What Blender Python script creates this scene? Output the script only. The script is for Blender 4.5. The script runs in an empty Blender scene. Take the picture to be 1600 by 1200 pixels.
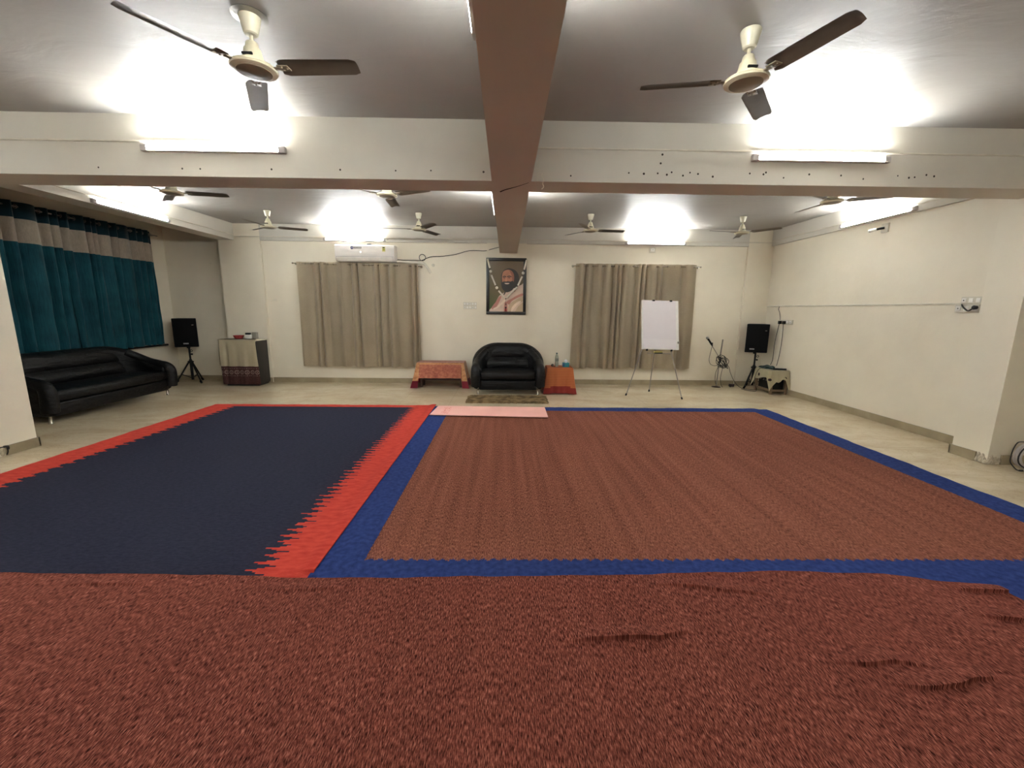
import bpy, bmesh, math, random
from mathutils import Vector, Matrix
random.seed(7)
PI = math.pi
S = bpy.context.scene
C = S.collection
# ------------------------------------------------------------------ camera, world, exposure
cd = bpy.data.cameras.new('camera'); cam = bpy.data.objects.new('camera', cd); C.objects.link(cam)
cd.sensor_fit = 'HORIZONTAL'; cd.sensor_width = 36.0; cd.lens = 36.0 * 647.7 / 1600.0
cd.clip_start = 0.02
R0 = Vector((0.99984733, -0.01446384, 0.00980402)); R1 = Vector((0.0071009, -0.17632499, -0.98430639)); R2 = Vector((0.01596554, 0.98422573, -0.17619537))
M = Matrix((R0, -R1, -R2)).transposed().to_4x4(); M.translation = Vector((0, 0, 1.5))
cam.matrix_world = M
S.camera = cam
w = bpy.data.worlds.new('world'); S.world = w; w.use_nodes = True
w.node_tree.nodes['Background'].inputs[0].default_value = (0.001, 0.0011, 0.0013, 1)
w.node_tree.nodes['Background'].inputs[1].default_value = 1.0
S.view_settings.view_transform = 'Standard'; S.view_settings.look = 'None'
S.view_settings.gamma = 1.0; S.view_settings.use_curve_mapping = False
S.view_settings.exposure = 3.80
TUBE_POWER = 26.0

# ------------------------------------------------------------------ materials
def lin(c):
    r = []
    for v in c[:3]:
        v = v / 255.0
        r.append(v / 12.92 if v <= 0.04045 else ((v + 0.055) / 1.055) ** 2.4)
    return (r[0], r[1], r[2], 1.0)
class NT:
    def __init__(s, name):
        s.m = bpy.data.materials.new(name); s.m.use_nodes = True
        s.t = s.m.node_tree; s.b = s.t.nodes['Principled BSDF']; s.co = s.t.nodes.new('ShaderNodeTexCoord')
    def n(s, k, **kw):
        x = s.t.nodes.new(k)
        for a, v in kw.items(): setattr(x, a, v)
        return x
    def l(s, a, b): s.t.links.new(a, b)
    def val(s, x, sock):
        if hasattr(x, 'is_output') or isinstance(x, bpy.types.NodeSocket): s.l(x, sock)
        else: sock.default_value = x
    def math(s, op, a, b=0.0, c=None):
        x = s.n('ShaderNodeMath', operation=op); s.val(a, x.inputs[0]); s.val(b, x.inputs[1])
        if c is not None: s.val(c, x.inputs[2])
        return x.outputs[0]
    def mapping(s, scale=(1, 1, 1), rot=(0, 0, 0), src=None):
        x = s.n('ShaderNodeMapping'); s.l(src or s.co.outputs['Object'], x.inputs[0])
        x.inputs['Scale'].default_value = scale; x.inputs['Rotation'].default_value = rot
        return x.outputs[0]
    def noise(s, vec, scale, detail=3, rough=0.5, dist=0):
        x = s.n('ShaderNodeTexNoise'); s.l(vec, x.inputs['Vector']); x.inputs['Scale'].default_value = scale
        x.inputs['Detail'].default_value = detail; x.inputs['Roughness'].default_value = rough; x.inputs['Distortion'].default_value = dist
        return x.outputs[0]
    def ramp(s, f, stops):
        x = s.n('ShaderNodeValToRGB'); s.l(f, x.inputs[0]); e = x.color_ramp.elements
        while len(e) < len(stops): e.new(0.5)
        for i, (p, c) in enumerate(stops):
            e[i].position = p; e[i].color = c if len(c) == 4 else lin(c)
        return x.outputs[0]
    def mix(s, f, a, b):
        x = s.n('ShaderNodeMix', data_type='RGBA'); s.val(f, x.inputs[0])
        s.val(a, x.inputs[6]); s.val(b, x.inputs[7]); return x.outputs[2]
    def bump(s, h, strength, dist=0.01):
        x = s.n('ShaderNodeBump'); s.l(h, x.inputs['Height']); x.inputs['Strength'].default_value = strength
        x.inputs['Distance'].default_value = dist; s.l(x.outputs[0], s.b.inputs['Normal'])
    def xyz(s, src=None):
        x = s.n('ShaderNodeSeparateXYZ'); s.l(src or s.co.outputs['Object'], x.inputs[0]); return x.outputs
    def base(s, c): s.val(c, s.b.inputs['Base Color'])
def mat(name, col, rough=0.5, metal=0.0, spec=0.5, var=0.06, scale=8.0, bump=0.0, bscale=60.0, sheen=0.0):
    k = NT(name); c = lin(col)
    nz = k.noise(k.mapping(), scale, 4)
    d = tuple(max(0, v * (1 - var * 2)) for v in c[:3]) + (1,); h = tuple(min(1, v * (1 + var)) for v in c[:3]) + (1,)
    k.base(k.ramp(nz, [(0.3, d), (0.7, h)]))
    k.b.inputs['Roughness'].default_value = rough; k.b.inputs['Metallic'].default_value = metal
    k.b.inputs['Specular IOR Level'].default_value = spec
    if sheen: k.b.inputs['Sheen Weight'].default_value = sheen
    if bump: k.bump(k.noise(k.mapping(), bscale, 3), bump, 0.004)
    return k.m
WARM = (226, 217, 197)
def wall_mat():
    k = NT('painted_plaster'); v = k.mapping()
    a = k.noise(v, 0.7, 5, 0.6); c = k.ramp(a, [(0.25, (214, 204, 184)), (0.75, (229, 220, 201))])
    st = k.noise(v, 2.3, 6, 0.65); f = k.math('MULTIPLY', k.math('GREATER_THAN', st, 0.69), 0.25)
    k.base(k.mix(f, c, lin((190, 183, 168)))); k.b.inputs['Roughness'].default_value = 0.55
    k.b.inputs['Specular IOR Level'].default_value = 0.3
    k.bump(k.noise(v, 5.0, 6, 0.6), 0.12, 0.03); return k.m
def ceil_mat():
    k = NT('ceiling_plaster'); v = k.mapping()
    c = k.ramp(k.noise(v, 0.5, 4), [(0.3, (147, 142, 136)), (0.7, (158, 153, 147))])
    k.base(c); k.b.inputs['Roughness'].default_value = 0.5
    h = k.math('ADD', k.noise(k.mapping((1.0, 2.2, 1)), 1.6, 4, 0.5, 0.6), k.math('MULTIPLY', k.noise(v, 9, 4), 0.12))
    k.bump(h, 0.16, 0.06); return k.m
def beam_mat():
    k = NT('beam_paint'); v = k.mapping()
    c = k.ramp(k.noise(v, 0.9, 4), [(0.3, (190, 184, 172)), (0.7, (202, 196, 184))])
    k.base(c); k.b.inputs['Roughness'].default_value = 0.55; k.bump(k.noise(v, 4, 5, 0.6), 0.12, 0.03); return k.m
def floor_mat():
    k = NT('polished_marble_tile'); v = k.mapping(); X, Y, Z = k.xyz()
    n1 = k.noise(k.mapping((1, 2.2, 1), (0, 0, 0.5)), 1.1, 7, 0.62, 1.1)
    c = k.ramp(n1, [(0.28, (196, 177, 147)), (0.47, (208, 191, 161)), (0.6, (216, 200, 171)), (0.75, (202, 184, 153))])
    vein = k.noise(k.mapping((1.5, 3.0, 1), (0, 0, 0.9)), 1.7, 8, 0.6, 2.2)
    vf = k.math('MULTIPLY', k.math('LESS_THAN', k.math('ABSOLUTE', k.math('SUBTRACT', vein, 0.5)), 0.012), 0.22)
    c = k.mix(vf, c, lin((140, 120, 92)))
    def joint(s, off):
        f = k.math('FRACT', k.math('DIVIDE', k.math('ADD', s, off), 0.8))
        return k.math('LESS_THAN', k.math('ABSOLUTE', k.math('SUBTRACT', f, 0.5)), 0.0022)
    j = k.math('MAXIMUM', joint(X, 10.1), joint(Y, 10.35))
    c = k.mix(k.math('MULTIPLY', j, 0.45), c, lin((120, 104, 82)))
    k.base(c)
    k.l(k.ramp(n1, [(0.3, (0.02, 0.02, 0.02, 1)), (0.8, (0.045, 0.045, 0.045, 1))]), k.b.inputs['Roughness'])
    k.b.inputs['Roughness'].default_value = 0.1
    rr = k.math('ADD', k.math('MULTIPLY', k.noise(v, 3, 4), 0.08), 0.10); k.l(rr, k.b.inputs['Roughness'])
    k.bump(k.noise(v, 1.3, 2), 0.04, 0.02); return k.m
def skirting_mat():
    k = NT('skirting_tile'); X, Y, Z = k.xyz()
    c = k.ramp(k.noise(k.mapping(), 2.5, 6, 0.6, 0.8), [(0.3, (140, 126, 100)), (0.7, (166, 152, 124))])
    k.base(c); k.b.inputs['Roughness'].default_value = 0.3; return k.m
def tri(k, s, period):            # triangle wave 0..1
    f = k.math('FRACT', k.math('DIVIDE', s, period)); return k.math('ABSOLUTE', k.math('SUBTRACT', k.math('MULTIPLY', f, 2.0), 1.0))
def pile_colour(k, dark, mid, light, X, Y, fx=1.0, st=0.07):
    v1 = k.noise(k.mapping((330 * fx, 40, 1), (0, 0, 0.03)), 1.0, 2, 0.6)
    v2 = k.noise(k.mapping((190 * fx, 30, 1), (0, 0, -0.10)), 1.0, 3, 0.65)
    v3 = k.noise(k.mapping((14, 0.4, 1)), 1.0, 4, 0.65)
    v4 = k.noise(k.mapping((1, 1, 1)), 0.8, 3)
    f = k.math('ADD', k.math('ADD', k.math('MULTIPLY', v1, 0.56), k.math('MULTIPLY', v2, 0.34)), k.math('ADD', k.math('MULTIPLY', v3, st), k.math('MULTIPLY', v4, 0.03)))
    return k.ramp(f, [(0.39, dark), (0.51, mid), (0.64, light)]), k.math('ADD', v1, k.math('MULTIPLY', v2, 0.6))
def front_rug_mat():
    k = NT('rust_woven_rug'); X, Y, Z = k.xyz()
    c, h = pile_colour(k, (46, 10, 7), (134, 70, 57), (206, 130, 110), X, Y)
    k.base(c); k.b.inputs['Roughness'].default_value = 0.95; k.b.inputs['Specular IOR Level'].default_value = 0.1
    k.bump(h, 0.9, 0.012); return k.m
def right_rug_mat(x0, x1, y0, y1):
    k = NT('rust_rug_blue_border'); X, Y, Z = k.xyz()
    c, h = pile_colour(k, (52, 21, 15), (118, 66, 52), (170, 110, 88), X, Y, 0.8, 0.17)
    sm = k.noise(k.mapping((9, 9, 1)), 1.0, 3)
    blue = k.ramp(k.noise(k.mapping((30, 30, 1)), 1.0, 4), [(0.3, (34, 48, 98)), (0.7, (50, 68, 124))])
    jag = k.math('ADD', k.math('MULTIPLY', tri(k, X, 0.062), 0.022), k.math('MULTIPLY', k.noise(k.mapping((160, 60, 1)), 1.0, 2), 0.06))
    jy = k.math('MULTIPLY', k.noise(k.mapping((1, 40, 1)), 1.0, 2), 0.02)
    m = k.math('GREATER_THAN', k.math('ADD', X, jy), x0); m = k.math('MULTIPLY', m, k.math('LESS_THAN', k.math('ADD', X, jy), x1))
    m = k.math('MULTIPLY', m, k.math('GREATER_THAN', Y, k.math('ADD', jag, y0)))
    m = k.math('MULTIPLY', m, k.math('LESS_THAN', Y, y1))
    k.base(k.mix(m, blue, c)); k.b.inputs['Roughness'].default_value = 0.95; k.b.inputs['Specular IOR Level'].default_value = 0.1
    k.bump(k.math('MULTIPLY', h, k.math('ADD', k.math('MULTIPLY', m, 0.8), 0.2)), 0.8, 0.01); return k.m
def left_rug_mat(x0, x1, y1):
    k = NT('navy_rug_red_border'); X, Y, Z = k.xyz()
    navy = k.ramp(k.noise(k.mapping((25, 60, 1)), 1.0, 5, 0.7), [(0.3, (34, 35, 48)), (0.7, (50, 51, 68))])
    red = k.ramp(k.noise(k.mapping((12, 30, 1)), 1.0, 4), [(0.3, (180, 56, 46)), (0.7, (204, 76, 62))])
    step = k.math('FLOOR', k.math('DIVIDE', Y, 0.0125))
    wn = k.n('ShaderNodeTexWhiteNoise', noise_dimensions='1D'); k.l(step, wn.inputs['W'])
    t1 = k.math('MULTIPLY', tri(k, k.math('MULTIPLY', step, 0.0125), 0.075), 0.12)
    j = k.math('ADD', t1, k.math('MULTIPLY', wn.outputs[0], 0.05))
    xr = k.math('SUBTRACT', x1, j)
    a = k.math('LESS_THAN', X, xr)
    t2 = k.math('MULTIPLY', k.math('ADD', k.math('POWER', tri(k, k.math('MULTIPLY', step, 0.0125), 0.11), 2.0), k.math('MULTIPLY', wn.outputs[0], 0.35)), 0.085)
    xl = k.math('ADD', x0, k.math('ADD', t2, k.math('MULTIPLY', Y, 0.02)))
    b = k.math('GREATER_THAN', X, xl)
    m = k.math('MULTIPLY', k.math('MULTIPLY', a, b), k.math('LESS_THAN', Y, y1))
    k.base(k.mix(m, red, navy)); k.b.inputs['Roughness'].default_value = 0.95; k.b.inputs['Specular IOR Level'].default_value = 0.1
    k.bump(k.noise(k.mapping((50, 160, 1)), 1.0, 3), 0.5, 0.006); return k.m
def fabric_mat(name, c1, c2, rough=0.8, sheen=0.2, sc=(140, 140, 140), big=3.0, spec=0.3):
    k = NT(name); a = k.noise(k.mapping(sc), 1.0, 3, 0.6); b = k.noise(k.mapping(), big, 4)
    f = k.math('ADD', k.math('MULTIPLY', a, 0.5), k.math('MULTIPLY', b, 0.5))
    k.base(k.ramp(f, [(0.3, c1), (0.7, c2)])); k.b.inputs['Roughness'].default_value = rough
    k.b.inputs['Sheen Weight'].default_value = sheen; k.b.inputs['Specular IOR Level'].default_value = spec
    k.bump(k.math('ADD', a, k.math('MULTIPLY', k.noise(k.mapping((8, 8, 14)), 1.0, 4), 0.8)), 0.25, 0.006); return k.m
def leather_mat():
    k = NT('black_leather'); v = k.mapping()
    k.base(k.ramp(k.noise(v, 5, 4), [(0.3, (10, 10, 11)), (0.7, (16, 16, 17))]))
    k.b.inputs['Roughness'].default_value = 0.40; k.b.inputs['Specular IOR Level'].default_value = 0.28
    h = k.math('ADD', k.noise(k.mapping((3, 3, 9)), 2.0, 4, 0.6, 0.8), k.math('MULTIPLY', k.noise(v, 160, 2), 0.05))
    k.bump(h, 0.55, 0.03); return k.m
def brocade_mat(name, a, b, c):
    k = NT(name); X, Y, Z = k.xyz()
    n = k.noise(k.mapping((22, 22, 30)), 1.0, 4, 0.6, 0.5); g = k.noise(k.mapping(), 4.0, 3)
    c1 = k.ramp(k.math('ADD', k.math('MULTIPLY', n, 0.6), k.math('MULTIPLY', g, 0.4)), [(0.38, a), (0.52, b), (0.68, c)])
    k.base(c1); k.b.inputs['Roughness'].default_value = 0.45; k.b.inputs['Sheen Weight'].default_value = 0.3
    k.bump(k.noise(k.mapping(), 14, 4), 0.35, 0.01); return k.m
def checker_mat(name, a, b):
    k = NT(name); X, Y, Z = k.xyz()
    f = k.math('MULTIPLY', k.math('GREATER_THAN', k.math('FRACT', k.math('MULTIPLY', X, 42)), 0.45), k.math('GREATER_THAN', k.math('FRACT', k.math('MULTIPLY', Z, 34)), 0.45))
    k.base(k.mix(k.math('MULTIPLY', f, 0.8), lin(a), lin(b))); k.b.inputs['Roughness'].default_value = 0.55
    k.bump(k.noise(k.mapping(), 16, 4), 0.3, 0.01); return k.m
def cushion_border_mat():           # maroon woven border with a row of pale rings
    k = NT('maroon_border_weave'); X, Y, Z = k.xyz()
    u = k.math('SUBTRACT', k.math('FRACT', k.math('DIVIDE', X, 0.098)), 0.5)
    v = k.math('DIVIDE', k.math('SUBTRACT', Z, 0.272), 0.098)
    r = k.math('SQRT', k.math('ADD', k.math('MULTIPLY', u, u), k.math('MULTIPLY', v, v)))
    ring = k.math('LESS_THAN', k.math('ABSOLUTE', k.math('SUBTRACT', r, 0.33)), 0.075)
    dot = k.math('LESS_THAN', r, 0.10)
    dash = k.math('GREATER_THAN', k.math('FRACT', k.math('MULTIPLY', X, 26)), 0.5)
    l1 = k.math('LESS_THAN', k.math('ABSOLUTE', k.math('SUBTRACT', Z, 0.205)), 0.005)
    l2 = k.math('LESS_THAN', k.math('ABSOLUTE', k.math('SUBTRACT', Z, 0.345)), 0.005)
    ln = k.math('MULTIPLY', k.math('MAXIMUM', l1, l2), dash)
    m = k.math('MULTIPLY', k.math('MAXIMUM', k.math('MAXIMUM', ring, dot), ln), 0.75)
    c = k.ramp(k.noise(k.mapping((60, 60, 60)), 1.0, 3), [(0.3, (78, 46, 44)), (0.7, (104, 68, 64))])
    k.base(k.mix(m, c, lin((178, 150, 138)))); k.b.inputs['Roughness'].default_value = 0.9; return k.m
def glass_mat(name, col=(235, 240, 240), rough=0.03):
    k = NT(name); k.base(k.ramp(k.noise(k.mapping(), 3, 1), [(0, col), (1, col)])); k.b.inputs['Roughness'].default_value = rough
    k.b.inputs['Transmission Weight'].default_value = 1.0; k.b.inputs['IOR'].default_value = 1.35; return k.m
def light_mat(name, col, strength):
    k = NT(name); k.base(lin((240, 240, 240))); k.b.inputs['Emission Color'].default_value = col
    k.b.inputs['Emission Strength'].default_value = strength; return k.m
def mat_yoga():
    k = NT('pink_mat_foam'); X, Y, Z = k.xyz(); v = k.mapping((40, 18, 1))
    n = k.noise(v, 1.0, 2, 0.5)
    m = k.math('MULTIPLY', k.math('GREATER_THAN', n, 0.52), k.math('LESS_THAN', k.math('ABSOLUTE', k.math('SUBTRACT', X, -0.865)), 0.055))
    m = k.math('MULTIPLY', m, k.math('LESS_THAN', k.math('ABSOLUTE', k.math('SUBTRACT', Y, 5.95)), 0.2))
    c = k.ramp(k.noise(k.mapping(), 3, 3), [(0.3, (240, 178, 168)), (0.7, (248, 190, 180))])
    k.base(k.mix(k.math('MULTIPLY', m, 0.7), c, lin((222, 120, 104)))); k.b.inputs['Roughness'].default_value = 0.6
    k.bump(k.noise(k.mapping(), 120, 2), 0.2, 0.002); return k.m

m_wall = wall_mat(); m_ceil = ceil_mat(); m_beam = beam_mat(); m_floor = floor_mat(); m_skirt = skirting_mat()
m_leather = leather_mat()
m_taupe = fabric_mat('taupe_curtain_satin', (182, 166, 140), (204, 188, 160), 0.5, 0.25, (160, 160, 40), 2.0, 0.4)
m_teal = fabric_mat('teal_velvet', (4, 54, 68), (34, 112, 126), 0.7, 0.08, (90, 90, 5), 3.0)
m_tealdark = fabric_mat('dark_teal_header', (8, 46, 56), (16, 66, 78), 0.75, 0.3)
m_creamband = fabric_mat('cream_velvet_band', (186, 172, 152), (220, 207, 188), 0.75, 0.3, (60, 60, 20), 4.0)
m_cream = mat('fan_cream_enamel', (206, 197, 168), 0.3)
m_porc = mat('cream_gloss_plastic', (198, 191, 168), 0.25)
m_blade = mat('fan_blade_brown', (112, 99, 84), 0.35, 0.3)
m_bladeedge = mat('fan_bracket', (140, 128, 108), 0.35, 0.5)
m_discdark = mat('fan_disc_centre', (138, 124, 100), 0.4)
m_batten = mat('batten_body', (214, 205, 192), 0.4)
m_cap = mat('batten_end_cap', (170, 163, 158), 0.4)
m_tube = light_mat('tube_diffuser', (0.88, 0.97, 1.0, 1), TUBE_POWER)
m_glow = light_mat('frosted_lip', (0.93, 0.98, 1.0, 1), 19.0)
m_white = mat('white_plastic', (228, 224, 216), 0.35)
m_offw = mat('conduit_plastic', (205, 197, 180), 0.45)
m_acgrey = mat('air_conditioner_shell', (216, 210, 204), 0.35, var=0.02)
m_black = mat('black_plastic', (14, 14, 15), 0.5, spec=0.25)
m_blackm = mat('black_matt', (8, 8, 9), 0.8, spec=0.15, bump=0.3, bscale=300)
m_steel = mat('brushed_steel', (150, 146, 140), 0.35, 0.85)
m_grey = mat('grey_metal_tube', (150, 143, 134), 0.4, 0.5)
m_chrome = mat('chrome', (205, 200, 190), 0.15, 1.0)
m_wood = mat('dark_wood', (62, 44, 32), 0.5, scale=20)
m_woodl = mat('worn_wood', (128, 106, 82), 0.6, scale=20)
m_crimson = fabric_mat('crimson_border_cloth', (122, 16, 40), (160, 34, 56), 0.6, 0.3)
m_redb = fabric_mat('brick_red_border_cloth', (160, 50, 46), (184, 70, 62), 0.6, 0.3)
m_orange1 = brocade_mat('orange_brocade', (190, 98, 72), (216, 128, 94), (240, 176, 130))
m_orange2 = checker_mat('orange_checked_cloth', (214, 116, 66), (240, 160, 98))
m_goldb = brocade_mat('gold_floral_brocade', (206, 134, 84), (236, 174, 116), (248, 206, 156))
m_linen = fabric_mat('cream_linen', (206, 192, 160), (226, 213, 184), 0.8, 0.2)
m_maroon = cushion_border_mat()
m_creamcloth = fabric_mat('ivory_table_cloth', (206, 194, 158), (226, 216, 184), 0.8, 0.2)
m_paper = mat('white_paper', (222, 215, 216), 0.6, var=0.01)
m_boardfr = mat('white_board_frame', (226, 222, 216), 0.3)
m_picframe = mat('black_frame_lacquer', (22, 18, 16), 0.3)
m_plaster = mat('broken_plaster', (196, 184, 162), 0.9, bump=0.8, bscale=30, var=0.15, scale=30)
m_doormat = mat('shaggy_mat', (124, 104, 74), 0.95, spec=0.1, var=0.35, scale=9, bump=1.0, bscale=120)
m_darkgreen = fabric_mat('dark_green_cloth', (24, 42, 40), (44, 66, 60), 0.85, 0.2)
m_hose = mat('pale_grey_hose', (186, 178, 172), 0.45)
m_cable = mat('black_cable', (20, 18, 17), 0.5)
m_hole = mat('dark_hole', (48, 38, 30), 0.9)
m_crack = mat('dark_crack', (40, 34, 30), 0.9)

# ------------------------------------------------------------------ geometry helpers
def obj(name, bm, m, parent=None, smooth=True, label=None, world=None):
    bmesh.ops.recalc_face_normals(bm, faces=bm.faces)
    me = bpy.data.meshes.new(name); bm.to_mesh(me); bm.free()
    for x in (m if isinstance(m, (list, tuple)) else [m]): me.materials.append(x)
    if smooth:
        for p in me.polygons: p.use_smooth = True
        try: me.set_sharp_from_angle(angle=math.radians(38))
        except Exception: pass
    o = bpy.data.objects.new(name, me); C.objects.link(o)
    if parent: o.parent = parent
    if label: o['label'] = label
    return o
def tag(o, label, cat, group=None, kind=None):
    o['label'] = label; o['category'] = cat
    if group: o['group'] = group
    if kind: o['kind'] = kind
    return o
def thing(name, label, cat, loc=(0, 0, 0), rotz=0.0, group=None):
    o = bpy.data.objects.new(name, None); C.objects.link(o); o.location = loc; o.rotation_euler = (0, 0, rotz)
    o.empty_display_size = 0.05
    return tag(o, label, cat, group)
def struct(name, bm, m, smooth=False):
    o = obj(name, bm, m, None, smooth); o['kind'] = 'structure'; return o
def B(): return bmesh.new()
def box(bm, x0, x1, y0, y1, z0, z1, mi=0, bev=0.0, mtx=None):
    r = bmesh.ops.create_cube(bm, size=1.0); vs = r['verts']
    for v in vs:
        v.co = Vector(((x0 + x1) / 2 + v.co.x * (x1 - x0), (y0 + y1) / 2 + v.co.y * (y1 - y0), (z0 + z1) / 2 + v.co.z * (z1 - z0)))
    fs = list({f for v in vs for f in v.link_faces})
    for f in fs: f.material_index = mi
    if bev > 0:
        es = list({e for v in vs for e in v.link_edges})
        r2 = bmesh.ops.bevel(bm, geom=es, offset=bev, segments=3, affect='EDGES', profile=0.5)
        vs = list({v for f in r2['faces'] for v in f.verts} | {v for v in vs if v.is_valid})
        for f in r2['faces']: f.material_index = mi
    if mtx is not None:
        for v in vs: v.co = mtx @ v.co
    return bm
def lathe(bm, prof, seg=28, c=(0, 0, 0), mtx=None, mi=0):
    rings = []
    for r, z in prof:
        if r < 1e-6: rings.append([bm.verts.new((c[0], c[1], c[2] + z))])
        else: rings.append([bm.verts.new((c[0] + r * math.cos(2 * PI * i / seg), c[1] + r * math.sin(2 * PI * i / seg), c[2] + z)) for i in range(seg)])
    for a, b in zip(rings, rings[1:]):
        if len(a) == 1 and len(b) == 1: continue
        for i in range(seg):
            j = (i + 1) % seg
            if len(a) == 1: f = bm.faces.new((a[0], b[j], b[i]))
            elif len(b) == 1: f = bm.faces.new((a[i], a[j], b[0]))
            else: f = bm.faces.new((a[i], a[j], b[j], b[i]))
            f.material_index = mi
    for r in (rings[0], rings[-1]):
        if len(r) > 2: bm.faces.new(r).material_index = mi
    if mtx is not None:
        for r in rings:
            for v in r: v.co = mtx @ v.co
    return bm
def smoothpts(pts, n=8):
    P = [Vector(p) for p in pts]
    if len(P) < 3: return P
    out = []
    for i in range(len(P) - 1):
        p0 = P[max(i - 1, 0)]; p1 = P[i]; p2 = P[i + 1]; p3 = P[min(i + 2, len(P) - 1)]
        for k in range(n):
            t = k / n
            out.append(0.5 * ((2 * p1) + (p2 - p0) * t + (2 * p0 - 5 * p1 + 4 * p2 - p3) * t * t + (3 * p1 - p0 - 3 * p2 + p3) * t ** 3))
    out.append(P[-1]); return out
def tube(bm, pts, r, seg=10, smooth=0, mi=0, closed=False):
    P = smoothpts(pts, smooth) if smooth else [Vector(p) for p in pts]
    rs = r if isinstance(r, (list, tuple)) else None
    rings = []; up = Vector((0, 0, 1)); prev = None
    for i, p in enumerate(P):
        d = (P[min(i + 1, len(P) - 1)] - P[max(i - 1, 0)]).normalized() if not closed else (P[(i + 1) % len(P)] - P[i - 1]).normalized()
        if prev is None:
            a = d.cross(up) if abs(d.dot(up)) < 0.9 else d.cross(Vector((1, 0, 0)))
        else: a = prev - d * prev.dot(d)
        a.normalize(); prev = a; b = d.cross(a)
        rr = (rs[0] + (rs[1] - rs[0]) * i / max(1, len(P) - 1)) if rs else r
        rings.append([bm.verts.new(p + (a * math.cos(2 * PI * k / seg) + b * math.sin(2 * PI * k / seg)) * rr) for k in range(seg)])
    prs = list(zip(rings, rings[1:]))
    if closed: prs.append((rings[-1], rings[0]))
    for A, Q in prs:
        for k in range(seg):
            f = bm.faces.new((A[k], A[(k + 1) % seg], Q[(k + 1) % seg], Q[k])); f.material_index = mi
    if not closed:
        bm.faces.new(rings[0]).material_index = mi; bm.faces.new(rings[-1]).material_index = mi
    return bm
def prism(bm, poly, axis, a, b, mi=0):
    # poly: 2D points; axis 'x': poly=(y,z); 'y': poly=(x,z); 'z': poly=(x,y)
    def P(p, t): return {'x': (t, p[0], p[1]), 'y': (p[0], t, p[1]), 'z': (p[0], p[1], t)}[axis]
    A = [bm.verts.new(P(p, a)) for p in poly]; Q = [bm.verts.new(P(p, b)) for p in poly]; n = len(poly)
    bm.faces.new(A).material_index = mi; bm.faces.new(Q[::-1]).material_index = mi
    for i in range(n): bm.faces.new((A[i], A[(i + 1) % n], Q[(i + 1) % n], Q[i])).material_index = mi
    return bm
def rail(bm, p, q, r, seg=10): return tube(bm, [p, q], r, seg)

# ------------------------------------------------------------------ the setting
ZC = 3.07; ZB = 2.59; ZF = 2.765
XL, XR = -6.75, 5.24; YW, YS = 8.43, -1.7; XS = 6.7
b = B(); box(b, -7.0, 7.0, YS - 0.2, 8.9, -0.12, 0.0); struct('floor', b, m_floor)
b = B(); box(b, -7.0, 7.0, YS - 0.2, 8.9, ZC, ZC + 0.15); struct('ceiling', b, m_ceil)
b = B(); box(b, -5.5, XR + 0.2, YW, YW + 0.25, 0, ZC); struct('wall_far', b, m_wall)
b = B(); box(b, -7.0, -5.5, 8.62, 8.85, 0, ZC); struct('wall_recess', b, m_wall)
# left wall with the window opening behind the teal curtain
b = B()
box(b, XL - 0.2, XL, 4.2, 8.62, 0, 0.85); box(b, XL - 0.2, XL, 4.2, 8.62, 2.75, ZC)
box(b, XL - 0.2, XL, 8.1, 8.62, 0.85, 2.75); box(b, XL - 0.2, XL, 4.2, 4.9, 0.85, 2.75); struct('wall_left', b, m_wall)
b = B(); box(b, XL - 0.12, XL - 0.10, 4.9, 8.1, 0.85, 2.75); o = struct('window_1', b, mat('night_window_glass', (24, 28, 34), 0.05))
b = B()
for y in (4.92, 5.98, 7.03, 8.08): box(b, XL - 0.14, XL - 0.07, y - 0.025, y + 0.025, 0.85, 2.75)
for z in (0.875, 2.725): box(b, XL - 0.135, XL - 0.075, 4.9, 8.1, z - 0.025, z + 0.025)
obj('window_frame', b, m_white, o, False)
b = B(); box(b, XL - 0.06, XL + 0.09, 4.5, 8.3, 0.74, 0.775, bev=0.004); struct('trim_1', b, mat('black_granite_sill', (22, 22, 24), 0.2))
b = B(); box(b, XR, XR + 0.2, 4.28, YW, 0, ZC); struct('wall_right', b, m_wall)
b = B(); box(b, XS, XS + 0.2, YS, 4.0, 0, ZC); struct('wall_front_right', b, m_wall)
b = B(); box(b, -XS - 0.2, -XS, YS, 4.2, 0, ZC); struct('wall_front_left', b, m_wall)
b = B(); box(b, -XS - 0.3, XS + 0.3, YS - 0.2, YS, 0, ZC); struct('wall_rear', b, m_wall)
# pillars
b = B(); box(b, 4.9, 5.44, 3.94, 4.285, 0, ZC); box(b, 5.44, XS + 0.1, 3.94, 4.2, 0, ZC); struct('wall_pillar_right', b, m_wall)
b = B(); box(b, -5.5, -5.04, 3.9, 4.365, 0, ZC); box(b, -XS - 0.1, -5.5, 3.92, 4.2, 0, ZC); struct('wall_pillar_left', b, m_wall)
# pilasters on the far wall
b = B(); box(b, -0.38, 0.40, 8.38, YW, 0, ZF); struct('trim_2', b, m_wall)
b = B(); box(b, -5.53, -4.73, 8.38, 8.64, 0, ZC); struct('trim_3', b, m_wall)
b = B(); box(b, 4.74, XR, 8.38, YW, 0, ZC); struct('trim_4', b, m_wall)
# beams
b = B(); box(b, -4.73, 4.74, 8.38, YW, ZF, ZC); struct('trim_5', b, m_beam)
b = B(); box(b, -5.53, -5.22, 4.15, 8.38, ZF, ZC); struct('trim_6', b, m_beam)
b = B(); box(b, 5.19, XR, 4.28, 8.38, ZF + 0.01, ZC); struct('trim_7', b, m_beam)
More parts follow.
